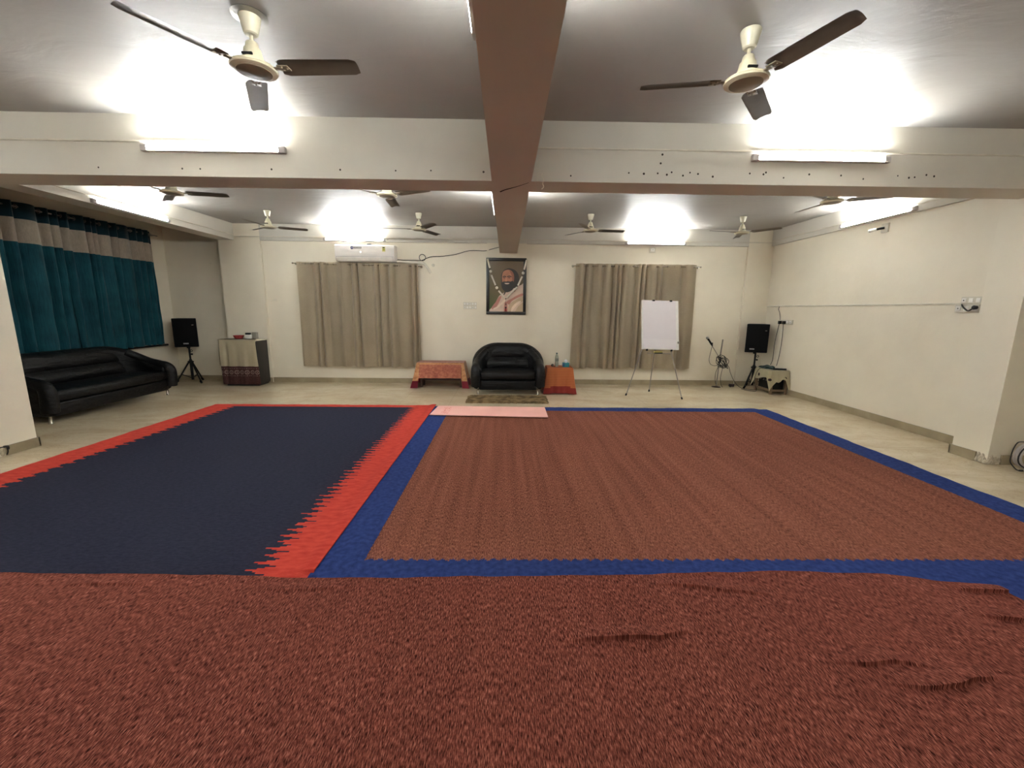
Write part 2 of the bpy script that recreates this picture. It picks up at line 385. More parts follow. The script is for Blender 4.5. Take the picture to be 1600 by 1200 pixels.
# cross beam with nail holes and central beam with its crack
b = B(); box(b, -6.7, 6.7, 3.82, 4.15, ZB, ZC)
rr = random.Random(3)
holes = [(-3.45, .06), (-2.75, .06), (-2.6, .06), (-2.0, .065), (-1.42, .07), (-0.95, .07), (-0.65, .075), (-0.2, .07),
         (0.55, .05), (1.05, .08), (1.18, .075), (1.3, .08), (1.38, .07), (1.42, .09), (1.52, .065), (1.58, .09), (1.65, .08), (1.78, .06), (2.1, .09), (2.22, .085), (2.24, .1),
         (2.4, .06), (2.62, .09), (2.9, .085), (3.1, .06), (3.4, .09), (3.5, .075), (3.55, .08), (3.65, .1), (3.72, .09), (1.32, .16), (1.33, .23)]
for x, dz in holes:
    lathe(b, [(0.0, 0.002), (0.006 + rr.random() * 0.004, 0.0015), (0.007, 0.0)], 8, mtx=Matrix.Translation((x, 3.82, ZB + dz)) @ Matrix.Rotation(PI / 2, 4, 'X'), mi=1)
struct('trim_8', b, [m_beam, m_hole])
b = B(); box(b, -0.13, 0.21, YS, 8.38, ZB - 0.004, ZC)
pts = [(-0.06, 4.13, 0), (-0.02, 4.07, 0), (0.05, 4.0, 0), (0.10, 3.95, 0), (0.19, 3.84, 0)]
tube(b, [(p[0], p[1], ZB - 0.003) for p in pts], [0.008, 0.003], 6, 4, mi=1)  # thin dark line on the beam underside
struct('trim_9', b, [m_beam, m_crack])
# skirtings
def skirt(name, segs):
    b = B()
    for (x0, x1, y0, y1) in segs: box(b, x0, x1, y0, y1, 0, 0.10, bev=0.002)
    return struct(name, b, m_skirt)
skirt('baseboard_far', [(-4.73, -0.38, 8.415, YW), (0.40, 4.74, 8.415, YW), (-0.39, 0.41, 8.365, 8.38), (-5.54, -4.72, 8.365, 8.38), (4.73, XR - 0.015, 8.365, 8.38)])
skirt('baseboard_right', [(XR - 0.015, XR, 4.285, 8.38)])
skirt('baseboard_left', [(XL, XL + 0.015, 4.2, 8.62), (XL + 0.015, -5.53, 8.605, 8.62)])
skirt('baseboard_pillar_right', [(4.885, 4.9, 4.04, 4.3), (5.03, XS, 3.925, 3.94), (4.885, 5.24, 4.285, 4.3)])
skirt('baseboard_pillar_left', [(-5.04, -5.025, 4.07, 4.38), (-5.5, -5.025, 4.365, 4.38), (-5.04, -5.025, 3.9, 3.98), (-XS, -5.025, 3.885, 3.9)])
# broken corner of the skirting
b = B(); rr = random.Random(11)
def lump(b, c, s, seed):
    r = random.Random(seed); q = bmesh.ops.create_icosphere(b, subdivisions=3, radius=1.0)['verts']
    for v in q:
        k = 1 + 0.25 * math.sin(5 * v.co.x + seed) * math.sin(4 * v.co.z + 1.3 * seed) + r.uniform(-0.08, 0.08)
        v.co = Vector((c[0] + v.co.x * s[0] * k, c[1] + v.co.y * s[1] * k, max(0.0, c[2] + v.co.z * s[2] * k)))
for i in range(7): lump(b, (4.897 , 3.955 + 0.013 * i, 0.02 + 0.025 * (i % 3)), (0.010, 0.016, 0.03), i)
for i in range(9): lump(b, (4.91 + 0.013 * i, 3.937, 0.02 + 0.03 * (i % 3) * (1 - i / 12)), (0.016, 0.010, 0.028), i + 9)
struct('trim_10', b, m_plaster, True)
b = B()
for i in range(5): lump(b, (-5.043, 3.985 + 0.02 * i, 0.03 + 0.02 * (i % 3)), (0.010, 0.02, 0.035), i + 30)
struct('trim_11', b, m_plaster, True)
b = B(); tube(b, [(-5.03, 3.95, 0.05), (-5.0, 3.98, 0.10), (-4.99, 4.03, 0.105), (-4.995, 4.055, 0.09), (-5.0, 4.06, 0.05), (-5.02, 4.065, 0.015)], 0.006, 8, 5)
tube(b, [(-4.995, 4.03, 0.105), (-4.993, 4.06, 0.10), (-5.0, 4.065, 0.07)], 0.011, 8, 4)
tag(obj('cable_stub', b, m_cable), 'short black cable stub sticking out of the chipped skirting of left pillar', 'cable')
# conduits (thin casing strips along beams and right wall)
def conduit(p0, p1, label, r=0.009, nm='wire_conduit'):
    b = B(); p0 = Vector(p0); p1 = Vector(p1); d = p1 - p0
    r0 = r * 0.75
    lo = [min(p0[i], p1[i]) for i in range(3)]; hi = [max(p0[i], p1[i]) for i in range(3)]
    for i in range(3):
        if hi[i] - lo[i] < 1e-6: lo[i] -= r0; hi[i] += r0
    box(b, lo[0], hi[0], lo[1], hi[1], lo[2], hi[2], bev=0.003)
    return tag(obj(nm, b, m_offw), label, 'conduit', 'plastic wiring conduits on beams and walls')
conduit((-6.6, 3.8135, 2.858), (-2.45, 3.8135, 2.858), 'thin plastic conduit along near cross beam, left of the central beam')
conduit((0.21, 3.8135, 2.855), (6.6, 3.8135, 2.855), 'thin plastic conduit along near cross beam, right of the central beam')
conduit((-5.2, 8.3735, 2.835), (-0.13, 8.3735, 2.835), 'thin plastic conduit on far wall beam above the air conditioner')
conduit((0.21, 8.3735, 2.835), (5.18, 8.3735, 2.835), 'thin plastic conduit on far wall beam above the right taupe curtain')
conduit((-5.2135, 4.2, 2.86), (-5.2135, 8.37, 2.86), 'thin plastic conduit along left side beam above teal curtain bay')
conduit((5.1835, 4.3, 2.86), (5.1835, 8.37, 2.86), 'thin plastic conduit along beam on top of the right wall')
conduit((5.2295, 4.75, 1.62), (5.2295, 8.37, 1.62), 'white plastic conduit running at mid height along the right wall', 0.014)

# ------------------------------------------------------------------ tube lights
def batten(x, y, z, ang, L, label):
    """fixture hung on a wall, local +Y is away from the wall, X along the tube"""
    t = thing('tube_light', label, 'tube light', (x, y, z), ang, 'tube lights on beams and walls')
    b = B(); h = L / 2
    # open trough: the diode strip faces the ceiling, the front lip is a frosted strip, brightened to light walls and floor
    box(b, -h, h, 0.0, 0.038, -0.026, -0.008, bev=0.003); box(b, -h, h, 0.0, 0.006, -0.012, 0.016, bev=0.001); obj('batten_body', b, m_batten, t)
    b = B(); box(b, -h + 0.045, h - 0.045, 0.009, 0.029, -0.0078, -0.0045); obj('tube', b, m_tube, t, False)
    b = B(); box(b, -h + 0.04, h - 0.04, 0.033, 0.040, -0.020, 0.011, bev=0.003); obj('diffuser_strip', b, m_glow, t, label='frosted strip with glow raised to light the walls')
    for s in (-1, 1):
        b = B(); box(b, min(s * (h - 0.045), s * (h + 0.012)), max(s * (h - 0.045), s * (h + 0.012)), 0.0, 0.042, -0.028, 0.026, bev=0.008); obj('end_cap', b, m_cap, t)
    return t
F = PI   # facing -Y : local +Y points to -Y
batten(-2.455, 3.819, 2.80, F, 1.17, 'lit tube light on near cross beam, left of the central beam')
batten(2.69, 3.819, 2.80, F, 1.17, 'lit tube light on near cross beam, right of the central beam')
batten(-2.91, 8.379, 2.80, F, 1.17, 'lit tube light on far wall beam above the air conditioner')
batten(2.90, 8.379, 2.80, F, 1.17, 'lit tube light on far wall beam above the right taupe curtain')
batten(-5.219, 6.2, 2.80, -PI / 2, 1.2, 'lit tube light on left side beam above the teal curtain bay')
batten(5.189, 6.07, 2.815, PI / 2, 1.2, 'lit tube light at top of the right wall')
batten(-0.131, 5.45, 2.80, PI / 2, 1.2, 'lit tube light on left flank of central beam, beyond the cross beam')
batten(0.211, 5.45, 2.86, -PI / 2, 1.2, 'lit tube light on right flank of central beam, beyond the cross beam')
batten(-0.131, 1.65, 2.80, PI / 2, 1.2, 'lit tube light on left flank of central beam, nearest the camera')
batten(0.211, 1.65, 2.86, -PI / 2, 1.2, 'lit tube light on right flank of central beam, nearest the camera')
batten(-1.9, 4.151, 2.80, 0, 1.2, 'added fill tube light on hidden back face of cross beam, left of the central beam')  # unseen lamp added to brighten the far wall and floor
for x in (-3.2, 3.2): batten(x, YS + 0.001, 2.8, 0, 1.2, 'added fill tube light on rear wall behind the camera, ' + ('left' if x < 0 else 'right'))  # two unseen lamps added to light the foreground
batten(-XS + 0.001, 1.6, 2.8, -PI / 2, 1.2, 'added fill tube light on front left side wall outside the view')  # unseen lamp added to light the front bay

# ------------------------------------------------------------------ ceiling fans
def blade_bm():
    b = B(); nx, ny = 14, 6; G = []
    for i in range(nx + 1):
        u = i / nx; r = 0.145 + 0.44 * u
        wd = 0.058 - 0.004 * u
        if u > 0.93: wd *= math.sqrt(max(0.0, 1 - ((u - 0.93) / 0.075) ** 2)) * 0.35 + 0.65
        if u < 0.06: wd *= 0.75 + 0.25 * u / 0.06
        row = []
        for j in range(ny + 1):
            v = -1 + 2 * j / ny
            y = v * wd; z = -0.20 * y + 0.008 * (1 - v * v)
            row.append(b.verts.new((r, y, z)))
        G.append(row)
    for i in range(nx):
        for j in range(ny): b.faces.new((G[i][j], G[i + 1][j], G[i + 1][j + 1], G[i][j + 1]))
    bmesh.ops.solidify(b, geom=b.faces[:], thickness=0.003)
    return b
fan_me = {}
def fan(x, y, ang, label, plate=False):
    t = thing('ceiling_fan', label, 'ceiling fan', (x, y, ZC), 0, 'ceiling fans')
    if plate:
        b = B(); lathe(b, [(0.088, -0.004), (0.092, -0.009), (0.07, -0.013), (0.0, -0.013)], 32); obj('ceiling_plate', b, m_steel, t)
    b = B(); lathe(b, [(0.052, -0.008), (0.055, -0.014), (0.052, -0.03), (0.047, -0.05), (0.038, -0.082), (0.036, -0.094), (0.028, -0.101), (0.0, -0.101)], 32); obj('canopy', b, m_porc, t)
    b = B(); lathe(b, [(0.010, 0.0), (0.010, -0.15)], 14); obj('down_rod', b, m_cream, t)
    b = B(); lathe(b, [(0.0, -0.134), (0.026, -0.135), (0.031, -0.140), (0.036, -0.168), (0.043, -0.171), (0.050, -0.20), (0.056, -0.225), (0.056, -0.232), (0.062, -0.236), (0.070, -0.252), (0.075, -0.258), (0.0, -0.258)], 36)
    h = obj('motor_housing', b, m_cream, t)
    b = B(); box(b, -0.028, 0.028, -0.062, -0.050, -0.222, -0.210, bev=0.002); obj('maker_badge', b, m_black, h)
    b = B(); lathe(b, [(0.0, -0.250), (0.10, -0.252), (0.116, -0.258), (0.120, -0.266), (0.116, -0.275), (0.10, -0.281), (0.0, -0.284)], 40); d = obj('motor_cover', b, m_cream, t)
    b = B(); lathe(b, [(0.0, -0.288), (0.05, -0.286), (0.088, -0.2835), (0.09, -0.280), (0.0, -0.279)], 36); obj('cover_disc', b, m_discdark, d)
    for k in range(3):
        a = math.radians(ang + 120 * k)
        if 'b' not in fan_me:
            o = obj('blade', blade_bm(), m_blade, t); fan_me['b'] = o.data
            b = B(); box(b, 0.085, 0.15, -0.014, 0.014, -0.006, 0.0, bev=0.002); box(b, 0.14, 0.20, -0.026, 0.026, -0.004, 0.002, bev=0.001)
            for sx, sy in ((0.165, -0.014), (0.165, 0.014), (0.19, 0)): lathe(b, [(0, -0.009), (0.005, -0.008), (0.005, -0.003)], 10, (sx, sy, 0))
            g = obj('blade_bracket', b, m_bladeedge, o); fan_me['g'] = g.data
        else:
            o = bpy.data.objects.new('blade', fan_me['b']); C.objects.link(o); o.parent = t
            g = bpy.data.objects.new('blade_bracket', fan_me['g']); C.objects.link(g); g.parent = o
        o.location = (0, 0, -0.262); o.rotation_euler = (0, 0, a)
    return t
fan(-1.41, 2.60, -3, 'cream ceiling fan with brown blades in near bay, left of central beam', True)
fan(1.37, 2.63, 50, 'cream ceiling fan with brown blades in near bay, right of central beam')
fan(-3.9, 5.2, 12, 'ceiling fan just past cross beam beside the left side beam')
fan(-1.4, 5.18, -25, 'ceiling fan just past cross beam, in front of the air conditioner')
fan(3.87, 5.18, -28, 'ceiling fan just past cross beam near the right wall')
fan(-3.93, 7.25, 25, 'leftmost ceiling fan of the far row, above left pilaster')
fan(-1.46, 7.29, 65, 'far ceiling fan between air conditioner and central beam')
fan(1.39, 7.2, 5, 'far ceiling fan just right of central beam')
fan(3.94, 7.22, 70, 'rightmost ceiling fan of the far row, near the right corner')

# ------------------------------------------------------------------ rugs
def rug_grid(x0, x1, y0, y1, nx, ny, zf, edge=None, th=0.008):
    b = B(); G = []
    for i in range(nx + 1):
        row = []
        for j in range(ny + 1):
            u = i / nx; v = j / ny; x = x0 + (x1 - x0) * u; y = y0 + (y1 - y0) * v
            if edge: x, y = edge(x, y, u, v)
            row.append(b.verts.new((x, y, zf(x, y))))
        G.append(row)
    for i in range(nx):
        for j in range(ny): b.faces.new((G[i][j], G[i + 1][j], G[i + 1][j + 1], G[i][j + 1]))
    bd = [e for e in b.edges if len(e.link_faces) == 1]
    r = bmesh.ops.extrude_edge_only(b, edges=bd)
    for v in [g for g in r['geom'] if isinstance(g, bmesh.types.BMVert)]: v.co.z = max(0.0006, v.co.z - th)
    return b
def wob(x, s): return 0.5 * math.sin(3.1 * x + s) + 0.3 * math.sin(7.7 * x + 2 * s) + 0.2 * math.sin(17.0 * x + 3 * s)
def e_right(x, y, u, v):
    if u < 0.01: x += 0.006 * wob(y * 2, 1)
    if u > 0.99: x += 0.012 * wob(y * 2, 2)
    if v > 0.99: y += 0.015 * wob(x * 2, 3) - (0.05 if u > 0.97 else 0)
    if v < 0.01: y += 0.0
    return x, y
def z_right(x, y):
    z = 0.009 + 0.0015 * wob(x * 3 + y, 1)
    if y < 2.1 and x < 2.4: return 0.008
    if x < -0.85: z += 0.006 * max(0, math.sin((x + 1.1) * 38)) * max(0, math.sin(y * 1.7 + 0.4)) ** 2 + 0.006
    return z
b = rug_grid(-1.105, 4.08, 1.55, 6.29, 160, 140, z_right, e_right)
tag(obj('woven_rug', b, right_rug_mat(-0.83, 3.80, 2.245, 6.06)), 'large rust brown rug with royal blue border on the right half', 'rug')
def e_left(x, y, u, v):
    x += -0.05 * (1 - u) * (1 if True else 0) * (6.38 - y) / 4.0 * 0.6
    if u < 0.01: x += 0.01 * wob(y * 2, 5)
    if v > 0.99: y += 0.02 * wob(x * 3, 7)
    return x, y
def z_left(x, y):
    z = 0.010 + 0.001 * wob(x * 2 - y, 2)
    if y < 2.16: return 0.006
    z += 0.008 * math.exp(-((y - 6.33) / 0.035) ** 2) * (0.6 + 0.5 * wob(x * 4, 4))
    if x > -1.2: z += 0.016 * min(1.0, (x + 1.2) / 0.05)
    return z
b = rug_grid(-4.5, -1.085, 1.5, 6.37, 120, 220, z_left, e_left)
tag(obj('woven_rug', b, left_rug_mat(-4.31, -1.33, 6.235)), 'dark navy rug with jagged red border on the left half', 'rug')
WR = [([(0.27, 1.644), (0.45, 1.665), (0.63, 1.672), (0.70, 1.665), (0.80, 1.69), (0.92, 1.718)], 0.020),
      ([(0.78, 2.03), (0.9, 2.045), (1.03, 2.03), (1.2, 1.99), (1.42, 1.967)], 0.014),
      ([(1.42, 1.525), (1.55, 1.522), (1.67, 1.532), (1.82, 1.505)], 0.016),
      ([(1.58, 1.422), (1.70, 1.408), (1.82, 1.418), (1.94, 1.445), (2.05, 1.45)], 0.022),
      ([(2.45, 2.005), (2.60, 1.985), (2.72, 1.976)], 0.022),
      ([(2.35, 1.81), (2.45, 1.785), (2.57, 1.766), (2.72, 1.75)], 0.024),
      ([(-1.33, 2.007), (-1.1, 2.00), (-0.79, 2.022)], 0.009),
      ([(-2.4, 2.03), (-2.2, 2.05), (-1.9, 2.04)], 0.010)]
SH = [0.0]
def z_front(x, y):
    SH[0] = 0.0
    z = 0.022 + 0.0025 * wob(x * 1.6 + 0.6 * y, 1.5) + 0.002 * wob(y * 2.2, 3)
    for pl, hgt in WR:
        if pl[0][0] - 0.1 < x < pl[-1][0] + 0.1 and abs(y - pl[0][1]) < 0.35:
            n = len(pl)
            for k in range(n - 1):
                if pl[k][0] <= x <= pl[k + 1][0]:
                    t = (x - pl[k][0]) / (pl[k + 1][0] - pl[k][0]); s = t * t * (3 - 2 * t) + 0.0
                    yc = pl[k][1] + (pl[k + 1][1] - pl[k][1]) * s
                    tt = (x - pl[0][0]) / (pl[-1][0] - pl[0][0]); env = math.sin(PI * min(1, max(0, tt))) ** 0.6
                    if pl[-1][0] > 2.7: env = min(1.0, tt * 3)
                    d = y - yc
                    H = 1.15 * hgt * env
                    z += H * (math.exp(-(d / 0.011) ** 2) if d < 0 else math.exp(-(d / 0.05) ** 2))
                    SH[0] += 0.9 * H * math.exp(-((d - 0.004) / 0.016) ** 2)
    return z
def e_front(x, y, u, v):
    if v > 0.999:
        y += 0.012 * wob(x * 1.3, 2)
    k = v ** 6
    if x < -1.0: y += k * 0.045 * min(1.0, (-1.0 - x) / 1.6)
    y += k * 0.05 * math.exp(-((x - 1.6) / 1.2) ** 2)
    if x > 2.2: y -= k * 0.12 * (x - 2.2) / 0.55
    if u > 0.999: x += 0.012 * wob(y * 3, 4)
    return x, y
def front_rug():
    # finer rows where the wrinkles are
    b = B(); xs = [-3.9 + 0.05 * i for i in range(63)]
    xs = [x for x in xs if x < -0.8] + [-0.8 + 0.011 * i for i in range(int(3.53 / 0.011) + 1)]
    xs[-1] = 2.73
    ys = [-0.6 + 0.05 * i for i in range(39)] ; ys = [y for y in ys if y < 1.34] + [1.34 + 0.005 * i for i in range(153)]
    y0, y1 = ys[0], ys[-1]; G = []
    for x in xs:
        row = []
        for y in ys:
            X, Y = e_front(x, y, (x - xs[0]) / (xs[-1] - xs[0]), (y - y0) / (y1 - y0)); zz = z_front(X, Y); row.append(b.verts.new((X, Y - SH[0], zz)))
        G.append(row)
    for i in range(len(xs) - 1):
        for j in range(len(ys) - 1): b.faces.new((G[i][j], G[i + 1][j], G[i + 1][j + 1], G[i][j + 1]))
    bd = [e for e in b.edges if len(e.link_faces) == 1]
    r = bmesh.ops.extrude_edge_only(b, edges=bd)
    for v in [g for g in r['geom'] if isinstance(g, bmesh.types.BMVert)]: v.co.z = max(0.0008, v.co.z - 0.010)
    return b
tag(obj('woven_rug', front_rug(), front_rug_mat()), 'wrinkled rust brown rug across the foreground overlapping the others', 'rug')
# pink mat
def z_mat(x, y): return z_right(x, y) * 0 + 0.0235 + 0.0008 * wob(x * 3, 1)
def e_mat(x, y, u, v):
    p = (Vector((-1.07, 5.70)) * (1 - u) + Vector((0.60, 5.60)) * u) * (1 - v) + (Vector((-1.03, 6.25)) * (1 - u) + Vector((0.605, 6.20)) * u) * v
    return p.x, p.y
b = rug_grid(0, 1, 0, 1, 40, 12, lambda x, y: 0.033, e_mat, 0.007)
tag(obj('exercise_mat', b, mat_yoga()), 'long pale pink mat lying on blue bordered rug in front of the sofa', 'mat')
# shaggy doormat, uneven edge
b = B(); G = []
rr = random.Random(5)
for i in range(71):
    row = []
    for j in range(31):
        x = -0.65 + 1.36 * i / 70; y = 6.58 + 0.57 * j / 30
        if i in (0, 70): x += rr.uniform(-0.012, 0.012)
        if j in (0, 30): y += rr.uniform(-0.012, 0.012)
        ed = min(i, 70 - i, j * 1.4, (30 - j) * 1.4); row.append(b.verts.new((x, y, 0.004 + 0.024 * min(1, ed / 2.5) + rr.uniform(-0.004, 0.004))))
    G.append(row)
for i in range(70):
    for j in range(30): b.faces.new((G[i][j], G[i + 1][j], G[i + 1][j + 1], G[i][j + 1]))
bd = [e for e in b.edges if len(e.link_faces) == 1]; r = bmesh.ops.extrude_edge_only(b, edges=bd)
for v in [g for g in r['geom'] if isinstance(g, bmesh.types.BMVert)]: v.co.z = 0.0006
tag(obj('shaggy_mat', b, m_doormat), 'olive brown shaggy mat on the floor before the loveseat', 'mat')

# ------------------------------------------------------------------ sofas
def sofa(name, label, loc, rotz, hx, depth=0.80, hback=0.88, harm=0.52):
    """local: x along the width, -y is the front"""
    t = thing(name, label, 'sofa', loc, rotz)
    yf, yb = -depth / 2, depth / 2
    # horseshoe path of the shell
    P = []; rx = min(0.36, hx * 0.55); ry = 0.40
    cx = hx - 0.10; ya = yb - 0.10
    n1, n2, n3 = 8, 14, 12
    side = []
    for i in range(n1): side.append((-cx, yf + 0.03 + (ya - ry - yf - 0.03) * i / n1, i / n1 * 0.25))
    for i in range(n2): a = PI / 2 * i / n2; side.append((-cx + rx * (1 - math.cos(a)), ya - ry + ry * math.sin(a), 0.25 + 0.75 * i / n2))
    half = side; mid = [(-cx + rx + (2 * (cx - rx)) * i / n3, ya, 1.0) for i in range(n3 + 1)]
    path = half + mid + [(-x, y, s) for x, y, s in reversed(half)]
    b = B(); rings = []
    for i, (x, y, s) in enumerate(path):
        q0 = Vector(path[max(i - 1, 0)][:2]); q1 = Vector(path[min(i + 1, len(path) - 1)][:2]); d = (q1 - q0).normalized(); nrm = Vector((-d.y, d.x))
        k = max(0.0, (s - 0.10) / 0.90)
        h = harm + (hback - harm) * (math.sin(k * PI / 2)) ** 1.15
        bl = 0.06 * k
        sec = [(0.055, 0.09), (0.060, 0.22), (0.045, 0.34), (0.075 + bl * .3, h - 0.12), (0.088 + bl * .6, h - 0.065), (0.07 + bl, h - 0.02), (0.02 + bl, h), (-0.035 + bl, h - 0.004), (-0.085 + bl * .6, h - 0.035), (-0.105 + bl * .4, h - 0.085), (-0.085, max(0.36, h - 0.15)), (-0.07, 0.35), (-0.07, 0.09)]
        rings.append([b.verts.new((x + nrm.x * o, y + nrm.y * o, z)) for o, z in sec])
    for a, c in zip(rings, rings[1:]):
        m = len(a)
        for k in range(m): b.faces.new((a[k], a[(k + 1) % m], c[(k + 1) % m], c[k]))
    b.faces.new(rings[0]); b.faces.new(rings[-1])
    sh = obj('frame', b, m_leather, t)
    md = sh.modifiers.new('s', 'SUBSURF'); md.levels = 1; md.render_levels = 1
    # arm pads : rolled cushions that sweep from the arm front up into the back
    for s in (-1, 1):
        pts = [(s * (cx + 0.0), yf + 0.02, 0.16), (s * (cx + 0.005), yf + 0.0, harm - 0.16), (s * (cx + 0.005), yf + 0.035, harm - 0.055), (s * (cx + 0.0), yf + 0.16, harm - 0.010), (s * (cx - 0.01), yf + 0.32, harm + 0.04), (s * (cx - 0.07), yf + 0.46, harm + 0.13), (s * (cx - 0.16), yf + 0.56, harm + 0.22)]
        b = B(); tube(b, pts, [0.092, 0.060], 18, 8)
        for v in b.verts:
            if v.co.z < 0.30: v.co.z = max(0.10, v.co.z)
        q = b.verts[:]
        o = obj('armrest', b, m_leather, t)
        md = o.modifiers.new('b', 'BEVEL'); md.width = 0.03; md.segments = 3; md.limit_method = 'ANGLE'; md.angle_limit = math.radians(50)
    # seat base and cushion
    ix = hx - 0.165
    b = B(); box(b, -ix - 0.02, ix + 0.02, yf + 0.015, yb - 0.2, 0.09, 0.27, bev=0.03); obj('seat_base', b, m_leather, t)
    def cushion(x0, x1, y0, y1, z0, z1, puff):
        b = B(); r = bmesh.ops.create_grid(b, x_segments=1, y_segments=1, size=1); bmesh.ops.delete(b, geom=b.verts[:], context='VERTS')
        box(b, x0, x1, y0, y1, z0, z1, bev=0.045)
        bmesh.ops.subdivide_edges(b, edges=b.edges[:], cuts=2, use_grid_fill=True)
        for v in b.verts:
            u = (v.co.x - (x0 + x1) / 2) / ((x1 - x0) / 2); w_ = (v.co.y - (y0 + y1) / 2) / ((y1 - y0) / 2)
            if v.co.z > (z0 + z1) / 2: v.co.z += puff * (1 - u ** 4) * (1 - w_ ** 2)
            if v.co.y < y0 + 0.08: v.co.y -= puff * 0.8 * (1 - u ** 4) * (1 - ((v.co.z - (z0 + z1) / 2) / ((z1 - z0) / 2 + puff)) ** 2)
        return b
    nC = 1 if hx < 0.8 else 1
    obj('seat_cushion', cushion(-ix, ix, yf - 0.01, yb - 0.22, 0.275, 0.415, 0.03), m_leather, t)
    # back cushion with a horizontal crease and soft folds
    b = B(); nx_, nz_ = 36, 26; G = []
    for i in range(nx_ + 1):
        row = []; u = -1 + 2 * i / nx_
        for j in range(nz_ + 1):
            v = j / nz_; z = 0.40 + (hback - 0.015 - 0.40) * v
            wx = ix * (0.86 + 0.04 * v) * 1.0
            x = u * wx
            if v > 0.75: x *= 1 - 0.06 * ((v - 0.75) / 0.25) ** 2
            bulge = 0.055 * (1 - abs(u) ** 5) * (math.sin(PI * min(1, (v / 0.46))) if v < 0.46 else math.sin(PI * min(1.0, (v - 0.46) / 0.54)) ** 0.7 * 0.9)
            bulge += 0.006 * math.sin(9 * u + 4 * v) * (1 - u * u)
            y = yb - 0.25 + 0.13 * v - bulge + 0.10 * max(0, v - 0.9) * 3 - 0.05 * abs(u) ** 4 * (1 - v)
            if abs(u) > 0.9: y += 0.05 * (abs(u) - 0.9) / 0.1
            z -= 0.10 * abs(u) ** 3.5 * v ** 4
            row.append(b.verts.new((x, y, z)))
        G.append(row)
    for i in range(nx_):
        for j in range(nz_): b.faces.new((G[i][j], G[i + 1][j], G[i + 1][j + 1], G[i][j + 1]))
    r = bmesh.ops.extrude_face_region(b, geom=b.faces[:])
    for v in [g for g in r['geom'] if isinstance(g, bmesh.types.BMVert)]: v.co.y += 0.10
    obj('back_cushion', b, m_leather, t)
    # feet
    for sx in (-1, 1):
        for y in (yf + 0.07, yb - 0.14):
            b = B(); lathe(b, [(0.022, 0.0), (0.024, 0.004), (0.018, 0.012), (0.018, 0.10)], 16, (sx * (hx - 0.13), y, 0)); obj('foot', b, m_chrome, t, label='short chrome foot')
    return t
sofa('loveseat', 'small black leather loveseat against far wall under the framed portrait', (0.045, 7.63, 0), 0, 0.665)
sofa('sofa', 'long black leather sofa under the teal curtains at left', (-6.14, 6.15, 0), PI / 2, 1.06, 0.80, 0.86, 0.53)

# ------------------------------------------------------------------ curtains
def curtain_bm(width, ztop, zbot, waves, amp, phase, flare=0.0, bands=None, seed=0, taper=0.85, nrow=34, lean=0.0, sq=1.0):
    """local x along the rod (0..width), y out of the wall"""
    r = random.Random(seed); b = B(); nx = max(40, int(waves * 18)); G = []
    ph = [r.uniform(-0.7, 0.7) for _ in range(int(waves) + 3)]
    am = [r.uniform(0.55, 1.3) for _ in range(int(waves) + 3)]
    zs = []
    if bands: 
        ed = [ztop] + [q[0] for q in bands] + [zbot]
        for a, c in zip(ed, ed[1:]):
            n = max(2, int(nrow * (a - c) / (ztop - zbot)))
            zs += [a + (c - a) * k / n for k in range(n)]
        zs.append(zbot)
    else: zs = [ztop + (zbot - ztop) * k / nrow for k in range(nrow + 1)]
    for z in zs:
        f = (ztop - z) / (ztop - zbot); row = []
        for i in range(nx + 1):
            u = i / nx; wv = waves * (u + (0.22 / waves) * math.sin(2 * PI * u * 1.7 + seed) + (0.20 / waves) * math.sin(2 * PI * u * waves * 0.37 + 2 * seed + 0.5 * f)) + 0.3; wv = max(0.0, min(wv, waves + 0.99)); k = int(wv)
            a = amp * (am[k] * (1 - wv + k) + am[k + 1] * (wv - k))
            pp = ph[k] * (1 - wv + k) + ph[k + 1] * (wv - k)
            th = 2 * PI * wv + phase + pp * (0.3 + f)
            s = math.sin(th); s = math.copysign(abs(s) ** sq, s)
            y = a * s * (1 - (1 - taper) * f) + 0.010 * math.sin(2.3 * 2 * PI * wv * 0.5 + 5 * f + seed) * f
            y += 0.006 * math.sin(19 * f + 7 * u * width + seed) * f
            x = u * width + flare * f * (u - 0.5) * 2 + lean * f + 0.25 * amp * math.cos(th) * (1 - 0.3 * f)
            zz = z
            if f > 0.999: zz += 0.008 * math.sin(6 * u + seed) + 0.006 * math.sin(th)
            row.append(b.verts.new((x, y, zz)))
        G.append((row, z))
    for (A, za), (Q, zb) in zip(G, G[1:]):
        mi = 0
        if bands:
            zm = (za + zb) / 2
            for q in bands:
                if zm < q[0]: mi = q[1]
        for i in range(nx): b.faces.new((A[i], A[i + 1], Q[i + 1], Q[i])).material_index = mi
    bmesh.ops.solidify(b, geom=b.faces[:], thickness=0.003)
    return b
def curtain(x, y, width, label, waves, group, rot=0.0, ztop=2.40, zbot=0.345, m=m_taupe, amp=0.032, phase=0.0, flare=0.0, bands=None, seed=0, cat='curtain', rings=True, zrod=2.355, lean=0.0):
    t = thing('curtain', label, cat, (x, y, 0), rot, group)
    o = obj('fabric_panel', curtain_bm(width, ztop, zbot, waves, amp, phase, flare, bands, seed, lean=lean), m, t)
    if rings:
        n = int(waves * 2)
        for i in range(n):
            g = B(); c = Vector((width * (i + 0.5 - phase / PI * 0) / (n), 0, zrod)); 
            pts = [c + Vector((0, 0.023 * math.cos(a), 0.023 * math.sin(a))) for a in [2 * PI * k / 16 for k in range(16)]]
            tube(g, pts, 0.004, 6, closed=True); obj('eyelet_ring', g, m_chrome, t)
    return t
gL = 'taupe eyelet curtains on far wall'
YR = 8.335
curtain(-4.03, YR, 0.85, 'taupe eyelet curtain panel below air conditioner, leftmost of its three panels', 4.0, gL, seed=1, flare=0.01, ztop=2.372, zrod=2.337, amp=0.042)
